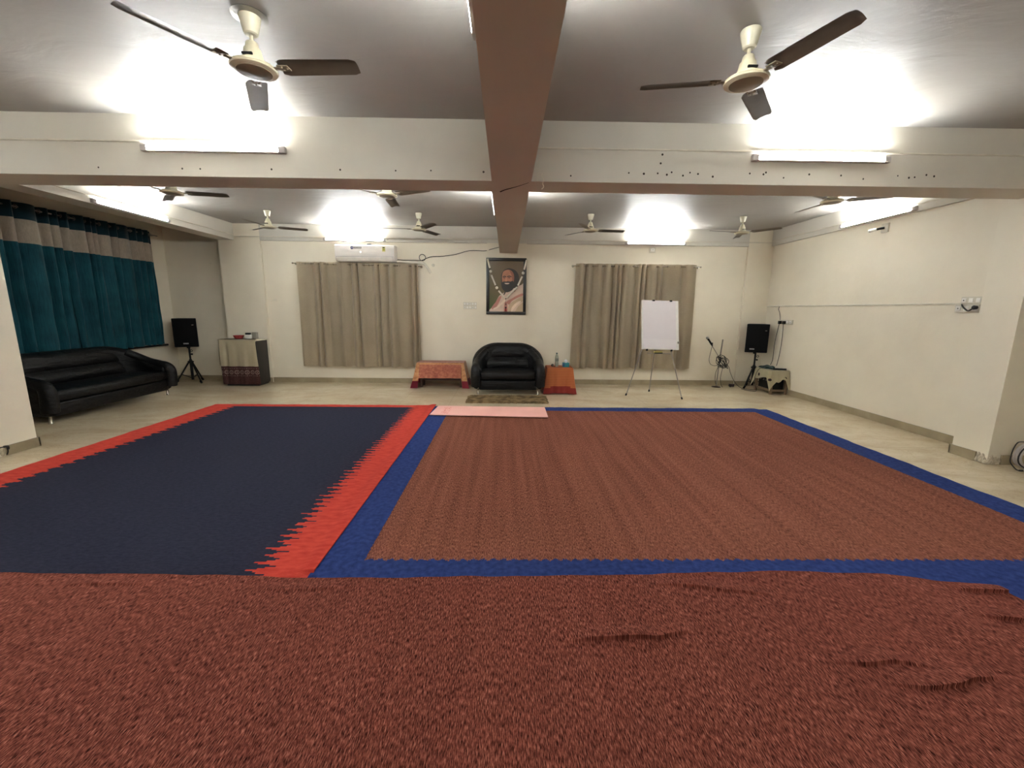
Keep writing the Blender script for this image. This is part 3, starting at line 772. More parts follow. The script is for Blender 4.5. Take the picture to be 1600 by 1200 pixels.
curtain(-3.17, YR, 0.75, 'taupe eyelet curtain panel below air conditioner, middle of its three panels', 4.0, gL, seed=2, flare=0.01, ztop=2.362, zrod=2.326, amp=0.042, phase=2.2)
curtain(-2.41, YR, 0.71, 'taupe eyelet curtain panel below air conditioner, right panel next to the red covered bench', 3.5, gL, seed=3, flare=0.02, ztop=2.350, zrod=2.317, amp=0.042, phase=3.0)
curtain(1.37, YR, 0.735, 'taupe eyelet curtain panel right of the loveseat, nearest the orange side table', 4.0, gL, seed=4, flare=0.02, lean=-0.05, amp=0.04)
curtain(2.07, YR, 0.92, 'taupe eyelet curtain panel tightly pleated, half behind the flip chart', 6.0, gL, seed=5, phase=1.0, amp=0.045)
curtain(2.96, YR, 0.78, 'taupe eyelet curtain panel at the right edge, behind flip chart', 3.0, gL, seed=6, flare=0.02, phase=0.5, amp=0.035)
def rod(x0, x1, label, z=2.355, tilt=0.0):
    t = thing('curtain_rod', label, 'curtain rod', (x0, YR, z), 0); t.rotation_euler = (0, tilt, 0)
    b = B(); tube(b, [(0, 0, 0), (x1 - x0, 0, 0)], 0.010, 12); obj('pole', b, m_chrome, t)
    for x, s in ((0, -1), (x1 - x0, 1)):
        b = B(); lathe(b, [(0, -0.02), (0.014, -0.012), (0.019, 0.0), (0.012, 0.014), (0.010, 0.03)], 16, mtx=Matrix.Translation((x + s * 0.02, 0, 0)) @ Matrix.Rotation(-s * PI / 2, 4, 'Y')); obj('finial', b, m_chrome, t)
        b = B(); box(b, x - 0.006, x + 0.006, -0.005, YW - YR, -0.008, 0.008); lathe(b, [(0.022, 0), (0.022, 0.006)], 16, mtx=Matrix.Translation((x, YW - YR, 0)) @ Matrix.Rotation(PI / 2, 4, 'X')); obj('bracket', b, m_chrome, t)
rod(-4.10, -1.66, 'thin steel curtain rod below the air conditioner', 2.345, 0.0145)
rod(1.31, 3.79, 'thin steel curtain rod behind the flip chart')
# teal curtains on the left wall : local x runs along -Y.. use rotation +90deg: local x -> +Y, local y -> -X
XT = -6.645
bands = [(2.655, 1), (2.34, 2)]
def teal(y, wd, lab, waves, seed, bd):
    t = thing('curtain', lab, 'curtain', (XT, y, 0), PI / 2, 'teal curtains over left window')
    obj('fabric_panel', curtain_bm(wd, 2.87, 0.775, waves, 0.050, 0.6, 0.0, bd, seed, 0.9, nrow=48, sq=1.15), [m_tealdark, m_creamband, m_teal], t)
    for i in range(int(waves * 2)):
        g = B(); c = Vector((wd * (i + 0.5) / int(waves * 2), 0.0, 2.81))
        tube(g, [c + Vector((0, 0.026 * math.cos(a), 0.026 * math.sin(a))) for a in [2 * PI * k / 16 for k in range(16)]], 0.005, 6, closed=True); obj('eyelet_ring', g, m_steel, t)
teal(4.75, 1.90, 'teal velvet curtain with cream band, the near panel behind the long sofa', 10, 21, bands)
teal(6.60, 1.62, 'teal velvet curtain with cream band, the far panel next to left speaker', 10, 22, [(2.645, 1), (2.315, 2)])
t = thing('curtain_rod', 'curtain rod carrying the teal curtains', 'curtain rod', (XT, 4.6, 2.81), PI / 2)
b = B(); tube(b, [(0, 0, 0), (3.75, 0, 0)], 0.011, 12); obj('pole', b, m_steel, t)
for x in (0.1, 3.70):
    b = B(); box(b, x - 0.006, x + 0.006, -0.004, XT - XL, -0.008, 0.008); obj('bracket', b, m_steel, t)

# ------------------------------------------------------------------ air conditioner
t = thing('air_conditioner', 'white wall mounted split air conditioner above the left taupe curtains', 'air conditioner', (-2.69, YW, 2.532))
hx = 0.565
prof = [(-0.0, 0.155), (-0.16, 0.155), (-0.19, 0.145), (-0.205, 0.12), (-0.21, -0.02), (-0.205, -0.072), (-0.19, -0.105), (-0.15, -0.14), (-0.10, -0.155), (0, -0.155)]
b = B(); prism(b, prof, 'x', -hx, hx); obj('body', b, m_acgrey, t).modifiers.new('b', 'BEVEL').width = 0.006
b = B(); prism(b, [(-0.2055, -0.071), (-0.2085, -0.075), (-0.193, -0.109), (-0.152, -0.143), (-0.148, -0.139), (-0.188, -0.103)], 'x', -hx + 0.03, hx - 0.06); lv = obj('louvre', b, m_white, t)
b = B(); box(b, -hx + 0.02, hx - 0.02, -0.2075, -0.204, -0.0655, -0.0625); obj('seam', b, m_black, t)
b = B(); lathe(b, [(0, 0.002), (0.026, 0.002), (0.028, 0)], 24, mtx=Matrix.Translation((-0.235, -0.2085, 0.096)) @ Matrix.Rotation(PI / 2, 4, 'X'))
bd_ = obj('round_sticker', b, mat('navy_sticker', (46, 48, 96), 0.4), t, label='small round navy blue sticker')
b = B()
for i, wd in enumerate((0.008, 0.006, 0.009, 0.006)): box(b, -0.25 + 0.009 * i, -0.25 + 0.009 * i + wd * 0.7, -0.2115, -0.2105, 0.091, 0.101)
obj('sticker_text', b, m_white, bd_)
b = B(); box(b, -0.20, -0.055, -0.2105, -0.2085, 0.082, 0.112, bev=0.001); st = obj('name_strip', b, mat('dark_grey_strip', (90, 84, 84), 0.4), t, label='dark grey name strip')
b = B(); r_ = random.Random(2); x = -0.192
while x < -0.065:
    wd = r_.choice((0.007, 0.009, 0.011)); box(b, x, x + wd, -0.2122, -0.2108, 0.090, 0.090 + r_.choice((0.012, 0.015))); x += wd + 0.004
obj('strip_text', b, m_acgrey, st)
b = B(); lathe(b, [(0, 0.003), (0.010, 0.002), (0.012, 0)], 16, mtx=Matrix.Translation((-0.075, -0.2108, 0.02)) @ Matrix.Rotation(PI / 2, 4, 'X')); obj('indicator_lamp', b, light_mat('indicator_glow', (1, 1, 1, 1), 0.4), t)
b = B(); box(b, 0.335, 0.395, -0.2098, -0.208, 0.03, 0.12, bev=0.001); box(b, 0.345, 0.385, -0.2112, -0.2098, 0.09, 0.112, 1); box(b, 0.345, 0.385, -0.2112, -0.2098, 0.05, 0.08, 2)
obj('energy_label', b, [mat('energy_label_paper', (198, 190, 120), 0.5), mat('label_green', (50, 60, 46), 0.5), mat('label_yellow', (150, 150, 60), 0.5)], t, label='yellow and green energy label')
b = B(); box(b, 0.02, 0.10, -0.12, -0.05, 0.156, 0.185, bev=0.008); obj('top_clip', b, m_black, t)
# insulated pipe and black wire with a loop
b = B(); tube(b, [(-2.118, 8.33, 2.40), (-2.0, 8.36, 2.398), (-1.85, 8.39, 2.392), (-1.72, 8.402, 2.388), (-1.61, 8.402, 2.37), (-1.55, 8.402, 2.31), (-1.51, 8.402, 2.24), (-1.49, 8.415, 2.19)], 0.024, 14, 6)
tag(obj('insulated_pipe', b, mat('white_pipe_lagging', (214, 206, 190), 0.6, bump=0.6, bscale=40)), 'white lagged pipe leaving the right end of the air conditioner', 'pipe')
b = B(); lathe(b, [(0.03, 0), (0.03, 0.012), (0.014, 0.02), (0, 0.02)], 16, mtx=Matrix.Translation((-1.43, YW, 2.345)) @ Matrix.Rotation(PI / 2, 4, 'X'))
tag(obj('pipe_clip', b, m_offw), 'small round white wall cap beside the lagged air conditioner pipe', 'cap')
wire = [(-2.118, 8.405, 2.44), (-1.95, 8.415, 2.432), (-1.8, 8.418, 2.432), (-1.7, 8.418, 2.43)]
for k in range(15):
    a = -1.9 + 2 * PI * k / 14; wire.append((-1.635 + 0.06 * math.cos(a), 8.415 - 0.0008 * k, 2.485 + 0.06 * math.sin(a)))
wire += [(-1.56, 8.415, 2.47), (-1.45, 8.42, 2.505), (-1.25, 8.42, 2.515), (-1.0, 8.42, 2.55), (-0.75, 8.42, 2.62), (-0.6, 8.42, 2.63), (-0.42, 8.42, 2.625), (-0.3, 8.37, 2.65), (-0.14, 8.368, 2.69)]
b = B(); tube(b, wire, 0.006, 8, 3); tag(obj('looped_wire', b, m_cable), 'black wire with a loop strung from air conditioner to central beam', 'wire')

# ------------------------------------------------------------------ framed portrait
def pm(u, v): return (-0.385 + (u - 213) / 679.0 * 0.78, 2.49 - (v - 140) / 960.0 * 1.08)
YP = 8.38
t = thing('framed_portrait', 'black framed portrait of a bearded person in pale shawl above the loveseat', 'picture', (0, YP, 0))
x0, x1, z0, z1 = -0.39, 0.395, 1.405, 2.49; fw = 0.058
b = B()
box(b, x0, x1, -0.035, -0.001, z1 - fw, z1, bev=0.006); box(b, x0, x1, -0.035, -0.001, z0, z0 + fw, bev=0.006)
box(b, x0, x0 + fw, -0.035, -0.001, z0 + fw, z1 - fw, bev=0.006); box(b, x1 - fw, x1, -0.035, -0.001, z0 + fw, z1 - fw, bev=0.006)
obj('frame', b, m_picframe, t)
L = -0.012
def lay(b, pts, d, mi, sm=5):
    P = [Vector((pm(*p)[0], 0, pm(*p)[1])) for p in pts]; n = len(P); out = []
    for i in range(n):
        p0, p1, p2, p3 = P[i - 1], P[i], P[(i + 1) % n], P[(i + 2) % n]
        for k in range(sm):
            s = k / sm; out.append(0.5 * ((2 * p1) + (p2 - p0) * s + (2 * p0 - 5 * p1 + 4 * p2 - p3) * s * s + (3 * p1 - p0 - 3 * p2 + p3) * s ** 3))
    vs = []
    for q in out:
        vs.append(b.verts.new((min(max(q.x, x0 + fw - 0.004), x1 - fw + 0.004), L - d * 0.0006, min(max(q.z, z0 + fw - 0.004), z1 - fw + 0.004))))
    f = b.faces.new(vs); f.material_index = mi
    bmesh.ops.triangulate(b, faces=[f])
def bgm():
    k = NT('portrait_background'); X, Y, Z = k.xyz()
    g = k.math('ADD', k.math('MULTIPLY', k.math('SUBTRACT', 2.45, Z), 0.8), k.math('MULTIPLY', X, -0.5))
    k.base(k.ramp(g, [(0.1, (98, 80, 56)), (0.6, (104, 90, 56)), (0.85, (78, 92, 42))])); k.b.inputs['Roughness'].default_value = 0.35; return k.m
b = B()
box(b, x0 + fw - 0.004, x1 - fw + 0.004, L, -0.002, z0 + fw - 0.004, z1 - fw + 0.004, 0)
# shawl, hair, face, beard
lay(b, [(295, 1060), (300, 985), (370, 890), (425, 790), (480, 745), (520, 720), (600, 690), (690, 640), (760, 610), (810, 590), (850, 600), (850, 1060)], 1, 1)
lay(b, [(300, 985), (370, 890), (425, 800), (470, 790), (440, 870), (400, 950), (350, 1010), (315, 1010)], 2, 2)
lay(b, [(330, 1000), (400, 960), (480, 880), (560, 820), (575, 835), (500, 910), (410, 985), (345, 1020)], 3, 3)
lay(b, [(560, 880), (640, 830), (740, 770), (830, 735), (840, 770), (750, 810), (650, 870), (600, 930)], 3, 2)
lay(b, [(600, 1060), (600, 940), (660, 880), (750, 830), (850, 790), (850, 1060)], 2, 4)
lay(b, [(640, 1060), (650, 980), (720, 900), (800, 860), (790, 900), (720, 960), (690, 1060)], 4, 3)
lay(b, [(525, 900), (565, 900), (575, 1060), (515, 1060)], 5, 2)
lay(b, [(655, 1050), (740, 940), (850, 860), (850, 880), (760, 960), (700, 1055)], 5, 1)
lay(b, [(470, 620), (462, 500), (470, 410), (510, 345), (580, 312), (650, 320), (720, 360), (760, 430), (772, 520), (765, 590), (730, 630), (680, 650), (640, 690), (560, 720), (500, 680)], 6, 5)
lay(b, [(478, 520), (478, 440), (500, 370), (560, 338), (620, 345), (665, 385), (680, 450), (680, 530), (640, 575), (560, 590), (490, 560)], 7, 6)
lay(b, [(600, 345), (665, 385), (685, 450), (680, 530), (655, 560), (650, 470), (630, 400)], 8, 7)
lay(b, [(486, 545), (520, 535), (560, 545), (610, 540), (660, 525), (680, 560), (670, 620), (630, 670), (575, 705), (530, 690), (495, 640), (480, 590)], 9, 8)
lay(b, [(505, 540), (560, 530), (625, 538), (630, 555), (565, 560), (510, 562)], 10, 8)
lay(b, [(522, 562), (560, 560), (605, 562), (585, 580), (540, 580)], 11, 9)
lay(b, [(490, 452), (520, 440), (548, 450), (545, 462), (515, 456), (492, 464)], 10, 5)
lay(b, [(565, 450), (600, 436), (640, 448), (638, 460), (600, 452), (568, 462)], 10, 5)
lay(b, [(498, 472), (515, 466), (535, 473), (515, 480)], 11, 10); lay(b, [(578, 470), (600, 463), (622, 471), (600, 478)], 11, 10)
lay(b, [(545, 470), (556, 470), (566, 520), (558, 534), (535, 534), (530, 522)], 10, 11)
lay(b, [(505, 760), (525, 712), (545, 716), (520, 762)], 8, 5)
lay(b, [(678, 690), (700, 675), (710, 690), (690, 708)], 8, 7)
pics = [bgm(), mat('portrait_shawl', (216, 190, 170), 0.4), mat('portrait_shawl_rose', (190, 128, 112), 0.4), mat('portrait_shawl_pale', (232, 210, 188), 0.4), mat('portrait_shawl_ochre', (196, 170, 138), 0.4),
        mat('portrait_hair', (44, 36, 30), 0.4), mat('portrait_skin', (176, 116, 86), 0.4), mat('portrait_skin_brown', (142, 86, 64), 0.4), mat('portrait_beard', (38, 34, 32), 0.4), mat('portrait_lips', (206, 180, 160), 0.4), mat('portrait_eye', (40, 26, 20), 0.4), mat('portrait_nose', (196, 134, 100), 0.4)]
obj('photo_print', b, pics, t, smooth=False)
# garland over the frame
t = thing('garland', 'string of white beads draped over the portrait frame', 'garland', (0, YP, 0))
YG = -0.064
def gp(u, v): x, z = pm(u, v); return Vector((x, YG, z))
b = B(); tube(b, [gp(228, 150), gp(285, 370), gp(390, 645), gp(545, 832), gp(640, 740), gp(750, 605), gp(835, 393), gp(895, 160)], 0.003, 6, 4)
tube(b, [gp(545, 832), gp(545, 1030)], 0.003, 6); obj('cord', b, mat('garland_cord', (70, 40, 34), 0.7), t)
for a, c in (((233, 160), (272, 315)), ((298, 430), (368, 602)), ((420, 695), (535, 825)), ((893, 172), (853, 335)), ((820, 450), (750, 605)), ((735, 630), (560, 815))):
    b = B(); tube(b, [gp(*a), gp(*c)], 0.017, 12); o = obj('long_bead', b, mat('white_garland_bead', (226, 216, 198), 0.6), t); o.modifiers.new('b', 'BEVEL').width = 0.004
for c in ((285, 370), (390, 645), (835, 393)):
    b = B(); bmesh.ops.create_uvsphere(b, u_segments=18, v_segments=12, radius=0.028); [setattr(v, 'co', v.co + gp(*c)) for v in b.verts]; obj('round_bead', b, mat('white_round_bead', (232, 222, 204), 0.6), t)
for c, r_ in (((545, 832), 0.012), ((545, 925), 0.012), ((545, 985), 0.018)):
    b = B(); bmesh.ops.create_uvsphere(b, u_segments=14, v_segments=10, radius=r_); [setattr(v, 'co', v.co + gp(*c)) for v in b.verts]; obj('dark_bead', b, mat('dark_bead', (48, 22, 24), 0.5), t, label='small dark bead')
b = B(); lathe(b, [(0.006, 0.02), (0.016, 0.0), (0.02, -0.04), (0, -0.045)], 12, tuple(gp(545, 1010))); obj('tassel', b, mat('red_tassel', (170, 60, 56), 0.8), t, label='small red tassel')

# ------------------------------------------------------------------ switch boards
def board(name, label, loc, rot, w_, h_, rows, cols, cat='switchboard'):
    t = thing(name, label, cat, loc, rot)
    b = B(); box(b, -w_ / 2, w_ / 2, -0.022, 0, -h_ / 2, h_ / 2, bev=0.004); obj('face_plate', b, m_offw, t)
    for r in range(rows):
        for c in range(cols):
            cx_ = -w_ / 2 + w_ * (c + 0.5) / cols; cz_ = -h_ / 2 + h_ * (r + 0.5) / rows
            b = B(); box(b, cx_ - w_ / cols * 0.30, cx_ + w_ / cols * 0.30, -0.030, -0.022, cz_ - h_ / rows * 0.28, cz_ + h_ / rows * 0.28, bev=0.002)
            o = obj('switch', b, m_white, t)
            if (c + r) % 3 == 0:
                b = B(); box(b, cx_ - 0.006, cx_ + 0.006, -0.0315, -0.030, cz_ - 0.006, cz_ + 0.006); obj('socket_hole', b, m_black, o)
    return t
board('switchboard', 'pale switchboard with two rows of switches left of the portrait', (-0.713, YW, 1.573), 0, 0.265, 0.14, 2, 5)
board('wall_socket', 'small square socket on far wall above the right curtains', (2.865, YW, 2.68), 0, 0.12, 0.10, 1, 1, 'socket')
RT = -PI / 2 # plate on the right wall: local -y -> -x
board('switchboard', 'upper pale switchboard at the near end of the right wall conduit', (XR, 4.665, 1.655), RT, 0.22, 0.085, 1, 3)
board('switchboard', 'lower grey socket board at the near end of the right wall conduit', (XR, 4.70, 1.565), RT, 0.25, 0.09, 1, 3)
b = B(); tube(b, [(5.222, 4.76, 1.61), (5.20, 4.73, 1.59), (5.19, 4.69, 1.56), (5.19, 4.655, 1.54), (5.185, 4.62, 1.555), (5.195, 4.60, 1.58)], 0.008, 8, 5)
lathe(b, [(0.022, 0), (0.024, 0.03), (0.012, 0.04), (0, 0.04)], 14, mtx=Matrix.Translation((5.215, 4.60, 1.575)) @ Matrix.Rotation(-PI / 2, 4, 'Y'))
tag(obj('plugged_cord', b, m_cable), 'short dark cord plugged into the lower board on the right wall', 'cord')
t = board('extension_socket', 'white socket strip with black plugs on the right wall near the corner', (XR, 7.74, 1.325), RT, 0.36, 0.085, 1, 4, 'socket')
b = B(); tube(b, [(5.228, 7.985, 1.615), (5.22, 7.99, 1.56), (5.22, 7.95, 1.50), (5.22, 7.92, 1.42), (5.215, 7.9, 1.36)], 0.005, 8, 6); tag(obj('feed_wire', b, m_cable), 'thin wire dropping from right wall conduit to the white socket strip', 'wire')
for y, pts, lab in ((7.86, [(5.18, 7.86, 1.29), (5.19, 7.90, 1.15), (5.2, 7.95, 0.95), (5.19, 7.94, 0.75), (5.17, 7.91, 0.60), (5.12, 7.88, 0.50)], 'left black plug and cord hanging from the white socket strip'),
                    (7.74, [(5.18, 7.74, 1.29), (5.2, 7.755, 1.0), (5.2, 7.77, 0.75), (5.19, 7.78, 0.60), (5.16, 7.76, 0.50)], 'right black plug and cord hanging from the white socket strip')):
    t = thing('plug_cord', lab, 'cord', (0, 0, 0), 0, 'cords hanging from the socket strip')
    b = B(); box(b, 5.165, 5.211, y - 0.025, y + 0.025, 1.285, 1.345, bev=0.008); obj('plug', b, m_black, t)
    b = B(); tube(b, pts, 0.005, 8, 6); obj('cord', b, m_cable, t)
# bulb holder on the right wall
t = thing('bulb_holder', 'small white lamp holder with bulb below right wall tube light', 'bulb', (XR, 5.94, 2.665))
b = B(); box(b, -0.02, 0, -0.055, 0.055, -0.06, 0.06, bev=0.004); obj('mount_plate', b, m_offw, t)
b = B(); tube(b, [(-0.02, 0.0, 0.0), (-0.05, 0.03, -0.004), (-0.07, 0.06, -0.008)], 0.016, 12, 4); obj('socket', b, m_black, t)
b = B(); tube(b, [(-0.07, 0.06, -0.008), (-0.09, 0.10, -0.014), (-0.11, 0.15, -0.02)], [0.018, 0.024], 14, 4); obj('bulb', b, m_white, t).modifiers.new('b', 'BEVEL').width = 0.008
# string hanging on the cross beam
b = B(); tube(b, [(0.303, 3.812, 2.655), (0.30, 3.808, 2.63), (0.318, 3.808, 2.60), (0.308, 3.808, 2.57), (0.318, 3.808, 2.545), (0.30, 3.808, 2.525)], 0.003, 6, 5)
tag(obj('dangling_string', b, m_offw), 'thin pale string hanging off the cross beam right of the central beam', 'string')

# ------------------------------------------------------------------ speakers on tripods
def stand(x, y, ztop, zc, label, angs, rad=0.29):
    t = thing('speaker_stand', label, 'speaker stand', (x, y, 0), 0, 'tripod speaker stands')
    b = B(); tube(b, [(0, 0, 0.06), (0, 0, zc + 0.05)], 0.024, 14); tube(b, [(0, 0, zc + 0.05), (0, 0, ztop)], 0.017, 14); obj('pole', b, m_black, t)
    b = B(); lathe(b, [(0.02, -0.03), (0.034, -0.028), (0.034, 0.028), (0.02, 0.03)], 14, (0, 0, zc)); box(b, -0.05, 0.05, -0.02, 0.02, zc - 0.015, zc + 0.015, bev=0.004); obj('collar', b, m_black, t)
    b = B(); lathe(b, [(0.006, 0), (0.006, 0.03), (0.018, 0.032), (0.018, 0.05), (0, 0.05)], 12, mtx=Matrix.Translation((0, 0, zc + 0.15)) @ Matrix.Rotation(PI / 2, 4, 'Y')); obj('knob', b, m_black, t)
    b = B(); tube(b, [Vector((0.045 + 0.02 * math.cos(a), -0.01, zc + 0.22 + 0.02 * math.sin(a))) for a in [2 * PI * k / 12 for k in range(12)]], 0.005, 6, closed=True); obj('pin_ring', b, m_black, t)
    for a in angs:
        c, s = math.cos(math.radians(a)), math.sin(math.radians(a))
        b = B(); tube(b, [(0.03 * c, 0.03 * s, zc), (rad * c, rad * s, 0.018)], 0.014, 10); l = obj('leg', b, m_black, t)
        b = B(); tube(b, [((rad - 0.03) * c, (rad - 0.03) * s, 0.055), ((rad + 0.008) * c, (rad + 0.008) * s, 0.013)], 0.019, 10); obj('rubber_foot', b, m_blackm, l)
        b = B(); tube(b, [(0.02 * c, 0.02 * s, 0.10), (rad * 0.62 * c, rad * 0.62 * s, zc * 0.40)], 0.008, 8); obj('brace', b, m_black, t)
def speaker(x, y, z, rot, label, side_badge):
    t = thing('loudspeaker', label, 'speaker', (x, y, z), rot, 'black loudspeakers')
    hw, d, h = 0.195, 0.26, 0.555
    b = B(); prism(b, [(-hw, -d / 2 + 0.02), (hw, -d / 2 + 0.02), (hw - 0.05, d / 2), (-hw + 0.05, d / 2)], 'z', 0.0, h); o = obj('cabinet', b, m_black, t); md = o.modifiers.new('b', 'BEVEL'); md.width = 0.012; md.segments = 3
    b = B(); n = 12
    prism(b, [(-hw + 0.006, -d / 2 + 0.02)] + [(-hw + 0.006 + (2 * hw - 0.012) * i / n, -d / 2 + 0.012 - 0.02 * math.sin(PI * i / n)) for i in range(n + 1)] + [(hw - 0.006, -d / 2 + 0.02)], 'z', 0.012, h - 0.012)
    g = obj('grille', b, m_blackm, t)
    b = B(); bx = -0.075 if side_badge == 0 else 0.0; box(b, bx - 0.04, bx + 0.04, -d / 2 - 0.014, -d / 2 - 0.006, 0.06, 0.082, bev=0.002); q = obj('badge', b, mat('silver_badge', (190, 186, 182), 0.35), g, label='small silver badge')
    b = B()
    for i in range(6): box(b, bx - 0.033 + 0.0115 * i, bx - 0.026 + 0.0115 * i, -d / 2 - 0.0148, -d / 2 - 0.0138, 0.066, 0.076)
    obj('badge_text', b, m_black, q)
    b = B(); box(b, 0.12, 0.15, -d / 2 - 0.003, -d / 2 + 0.006, 0.425, 0.433); obj('small_mark', b, m_grey, g)
    b = B(); lathe(b, [(0.03, -0.03), (0.03, 0.0)], 14, (0, 0, 0)); obj('pole_socket', b, m_black, t)
stand(-6.27, 8.30, 0.70, 0.42, 'black tripod speaker stand at left between sofa and cloth covered cabinet', (200, 335, 90), 0.27)
speaker(-6.27, 8.29, 0.72, 0.42, 'black loudspeaker on the left tripod next to teal curtain', 1)
stand(4.95, 8.12, 0.70, 0.42, 'black tripod speaker stand at right beside the ivory covered crate', (205, 325, 85), 0.24)
speaker(4.94, 8.13, 0.72, -0.42, 'black loudspeaker on the right tripod in the far right corner', 0)

# ------------------------------------------------------------------ cloth covers
def drape(w_, d_, ztop, drop, flare, mats, border, rows=12, n=120, seed=0, rip=0.012, matf=None, floor=0.012, crad=0.12):
    b = B(); per = []
    hw, hd = w_ / 2, d_ / 2; L_ = 2 * (w_ + d_)
    for i in range(n):
        s = L_ * i / n
        if s < w_: p = (-hw + s, -hd); nn = (0, -1)
        elif s < w_ + d_: p = (hw, -hd + s - w_); nn = (1, 0)
        elif s < 2 * w_ + d_: p = (hw - (s - w_ - d_), hd); nn = (0, 1)
        else: p = (-hw, hd - (s - 2 * w_ - d_)); nn = (-1, 0)
        ux, uy = p[0] / hw, p[1] / hd
        k = max(0.0, 1 - math.hypot((1 - abs(ux)) * hw, (1 - abs(uy)) * hd) / crad)
        N = Vector((nn[0], nn[1])) * (1 - k) + Vector((math.copysign(1, ux), math.copysign(1, uy))).normalized() * k
        per.append((p, N, k, ux, uy, s))
    tops = []; rings = []
    for p, N, k, ux, uy, s in per: tops.append(b.verts.new((p[0], p[1], ztop)))
    cen = b.verts.new((0, 0, ztop + 0.002))
    for i in range(n): b.faces.new((tops[i], tops[(i + 1) % n], cen)).material_index = 0
    prev = tops
    for r in range(1, rows + 1):
        f = r / rows; cur = []
        for p, N, k, ux, uy, s in per:
            D = drop(ux, uy, k); o = 0.006 + flare * (f ** 1.2) * (1 + 1.3 * k) + rip * f * math.sin(s * 26 + seed) * (1 - k) + 0.5 * rip * f * math.sin(s * 57 + 2 * seed)
            z = max(floor, ztop - f * D - 0.0)
            cur.append(b.verts.new((p[0] + N.x * o, p[1] + N.y * o, z)))
        for i in range(n):
            fc = b.faces.new((prev[i], prev[(i + 1) % n], cur[(i + 1) % n], cur[i])); ux, uy, k = per[i][3], per[i][4], per[i][2]; D = drop(ux, uy, k)
            fc.material_index = matf(ux, uy, k, (f - 0.5 / rows) * D, D) if matf else (1 if (f - 0.5 / rows) * D > D - border else 0)
        prev = cur
    bmesh.ops.solidify(b, geom=b.faces[:], thickness=0.0025)
    return b
def small_table(label, loc, w_, d_, h_, rot=0, name='low_table'):
    t = thing(name, label, 'table', loc, rot)
    b = B(); box(b, -w_ / 2, w_ / 2, -d_ / 2, d_ / 2, h_ - 0.03, h_, bev=0.004); obj('tabletop', b, m_wood, t)
    for sx in (-1, 1):
        for sy in (-1, 1):
            b = B(); box(b, sx * (w_ / 2 - 0.045) - 0.022, sx * (w_ / 2 - 0.045) + 0.022, sy * (d_ / 2 - 0.045) - 0.022, sy * (d_ / 2 - 0.045) + 0.022, 0, h_ - 0.03, bev=0.003); obj('leg', b, m_wood, t)
    b = B(); box(b, -w_ / 2 + 0.05, w_ / 2 - 0.05, -d_ / 2 + 0.05, d_ / 2 - 0.05, h_ * 0.28, h_ * 0.28 + 0.02); obj('lower_shelf', b, m_wood, t)
    return t
small_table('dark low coffee table hidden under red and orange brocade cloth', (-1.25, 8.09, 0), 0.86, 0.34, 0.48, name='coffee_table')
def dropM(ux, uy, k):
    if abs(ux) > 0.995 or k > 0.25: return 0.50
    return 0.29
def matM(ux, uy, k, s, D):
    if abs(ux) > 0.995 or k > 0.25: return 2 if s > 0.34 + 0.1 * (1 - min(1, k * 1.5)) * 0 else 1
    return 1 if s < 0.035 else 0
b = drape(0.90, 0.37, 0.488, dropM, 0.07, None, 0.1, rows=16, n=260, seed=1, matf=matM, crad=0.075, rip=0.006)
o = obj('brocade_cloth', b, [m_orange1, m_goldb, m_crimson]); o.location = (-1.25, 8.09, 0); tag(o, 'orange and crimson brocade cloth draped over the low table left of the loveseat', 'tablecloth')
small_table('small side table hidden under orange checked cloth', (0.985, 7.56, 0), 0.44, 0.36, 0.472, name='side_table')
def dropO(ux, uy, k): return 0.455 + 0.012 * k
b = drape(0.46, 0.38, 0.480, dropO, 0.045, None, 0.115, rows=18, n=140, seed=2)
o = obj('checked_cloth', b, [m_orange2, m_redb]); o.location = (0.985, 7.56, 0); tag(o, 'orange checked cloth with brick red hem over side table right of the loveseat', 'tablecloth')
# bottle, tissue box, small ornament
ZT = 0.4845
t = thing('water_bottle', 'clear plastic water bottle standing on the orange side table', 'bottle', (0.935, 7.52, ZT))
b = B(); lathe(b, [(0, 0.0), (0.028, 0.002), (0.032, 0.012), (0.032, 0.07), (0.030, 0.075), (0.032, 0.08), (0.032, 0.165), (0.028, 0.19), (0.014, 0.225), (0.013, 0.24), (0.0, 0.24)], 24); obj('body', b, glass_mat('clear_bottle_plastic', (205, 215, 212), 0.08), t)
b = B(); lathe(b, [(0.0327, 0.10), (0.0335, 0.102), (0.0335, 0.148), (0.0327, 0.15)], 24); obj('label_wrap', b, mat('bottle_label', (120, 122, 110), 0.5), t)
b = B(); lathe(b, [(0.015, 0.232), (0.016, 0.234), (0.016, 0.252), (0.014, 0.254), (0, 0.254)], 20); obj('cap', b, mat('bottle_cap', (60, 84, 84), 0.4), t)
t = thing('tissue_box', 'teal tissue box with white tissue on the orange side table', 'tissue box', (1.10, 7.50, ZT), 0.1)
b = B(); box(b, -0.055, 0.055, -0.05, 0.05, 0, 0.075, bev=0.004); obj('carton', b, mat('teal_carton', (40, 140, 146), 0.5, var=0.15), t)
b = B(); box(b, -0.056, -0.03, -0.0515, 0.0, 0.012, 0.070, bev=0.001); obj('blue_corner', b, mat('blue_print', (44, 90, 130), 0.5), t)
b = B(); rr = random.Random(4)
lathe(b, [(0.026, 0.072), (0.022, 0.09), (0.030, 0.105), (0.016, 0.125), (0.004, 0.138), (0, 0.138)], 14)
for v in b.verts: v.co.x *= 1 + 0.3 * math.sin(v.co.z * 60 + v.co.y * 80); v.co.y *= 0.7
obj('tissue', b, m_paper, t)
t = thing('round_ornament', 'small dark round ornament lying on the orange side table near the loveseat', 'ornament', (0.845, 7.50, ZT))
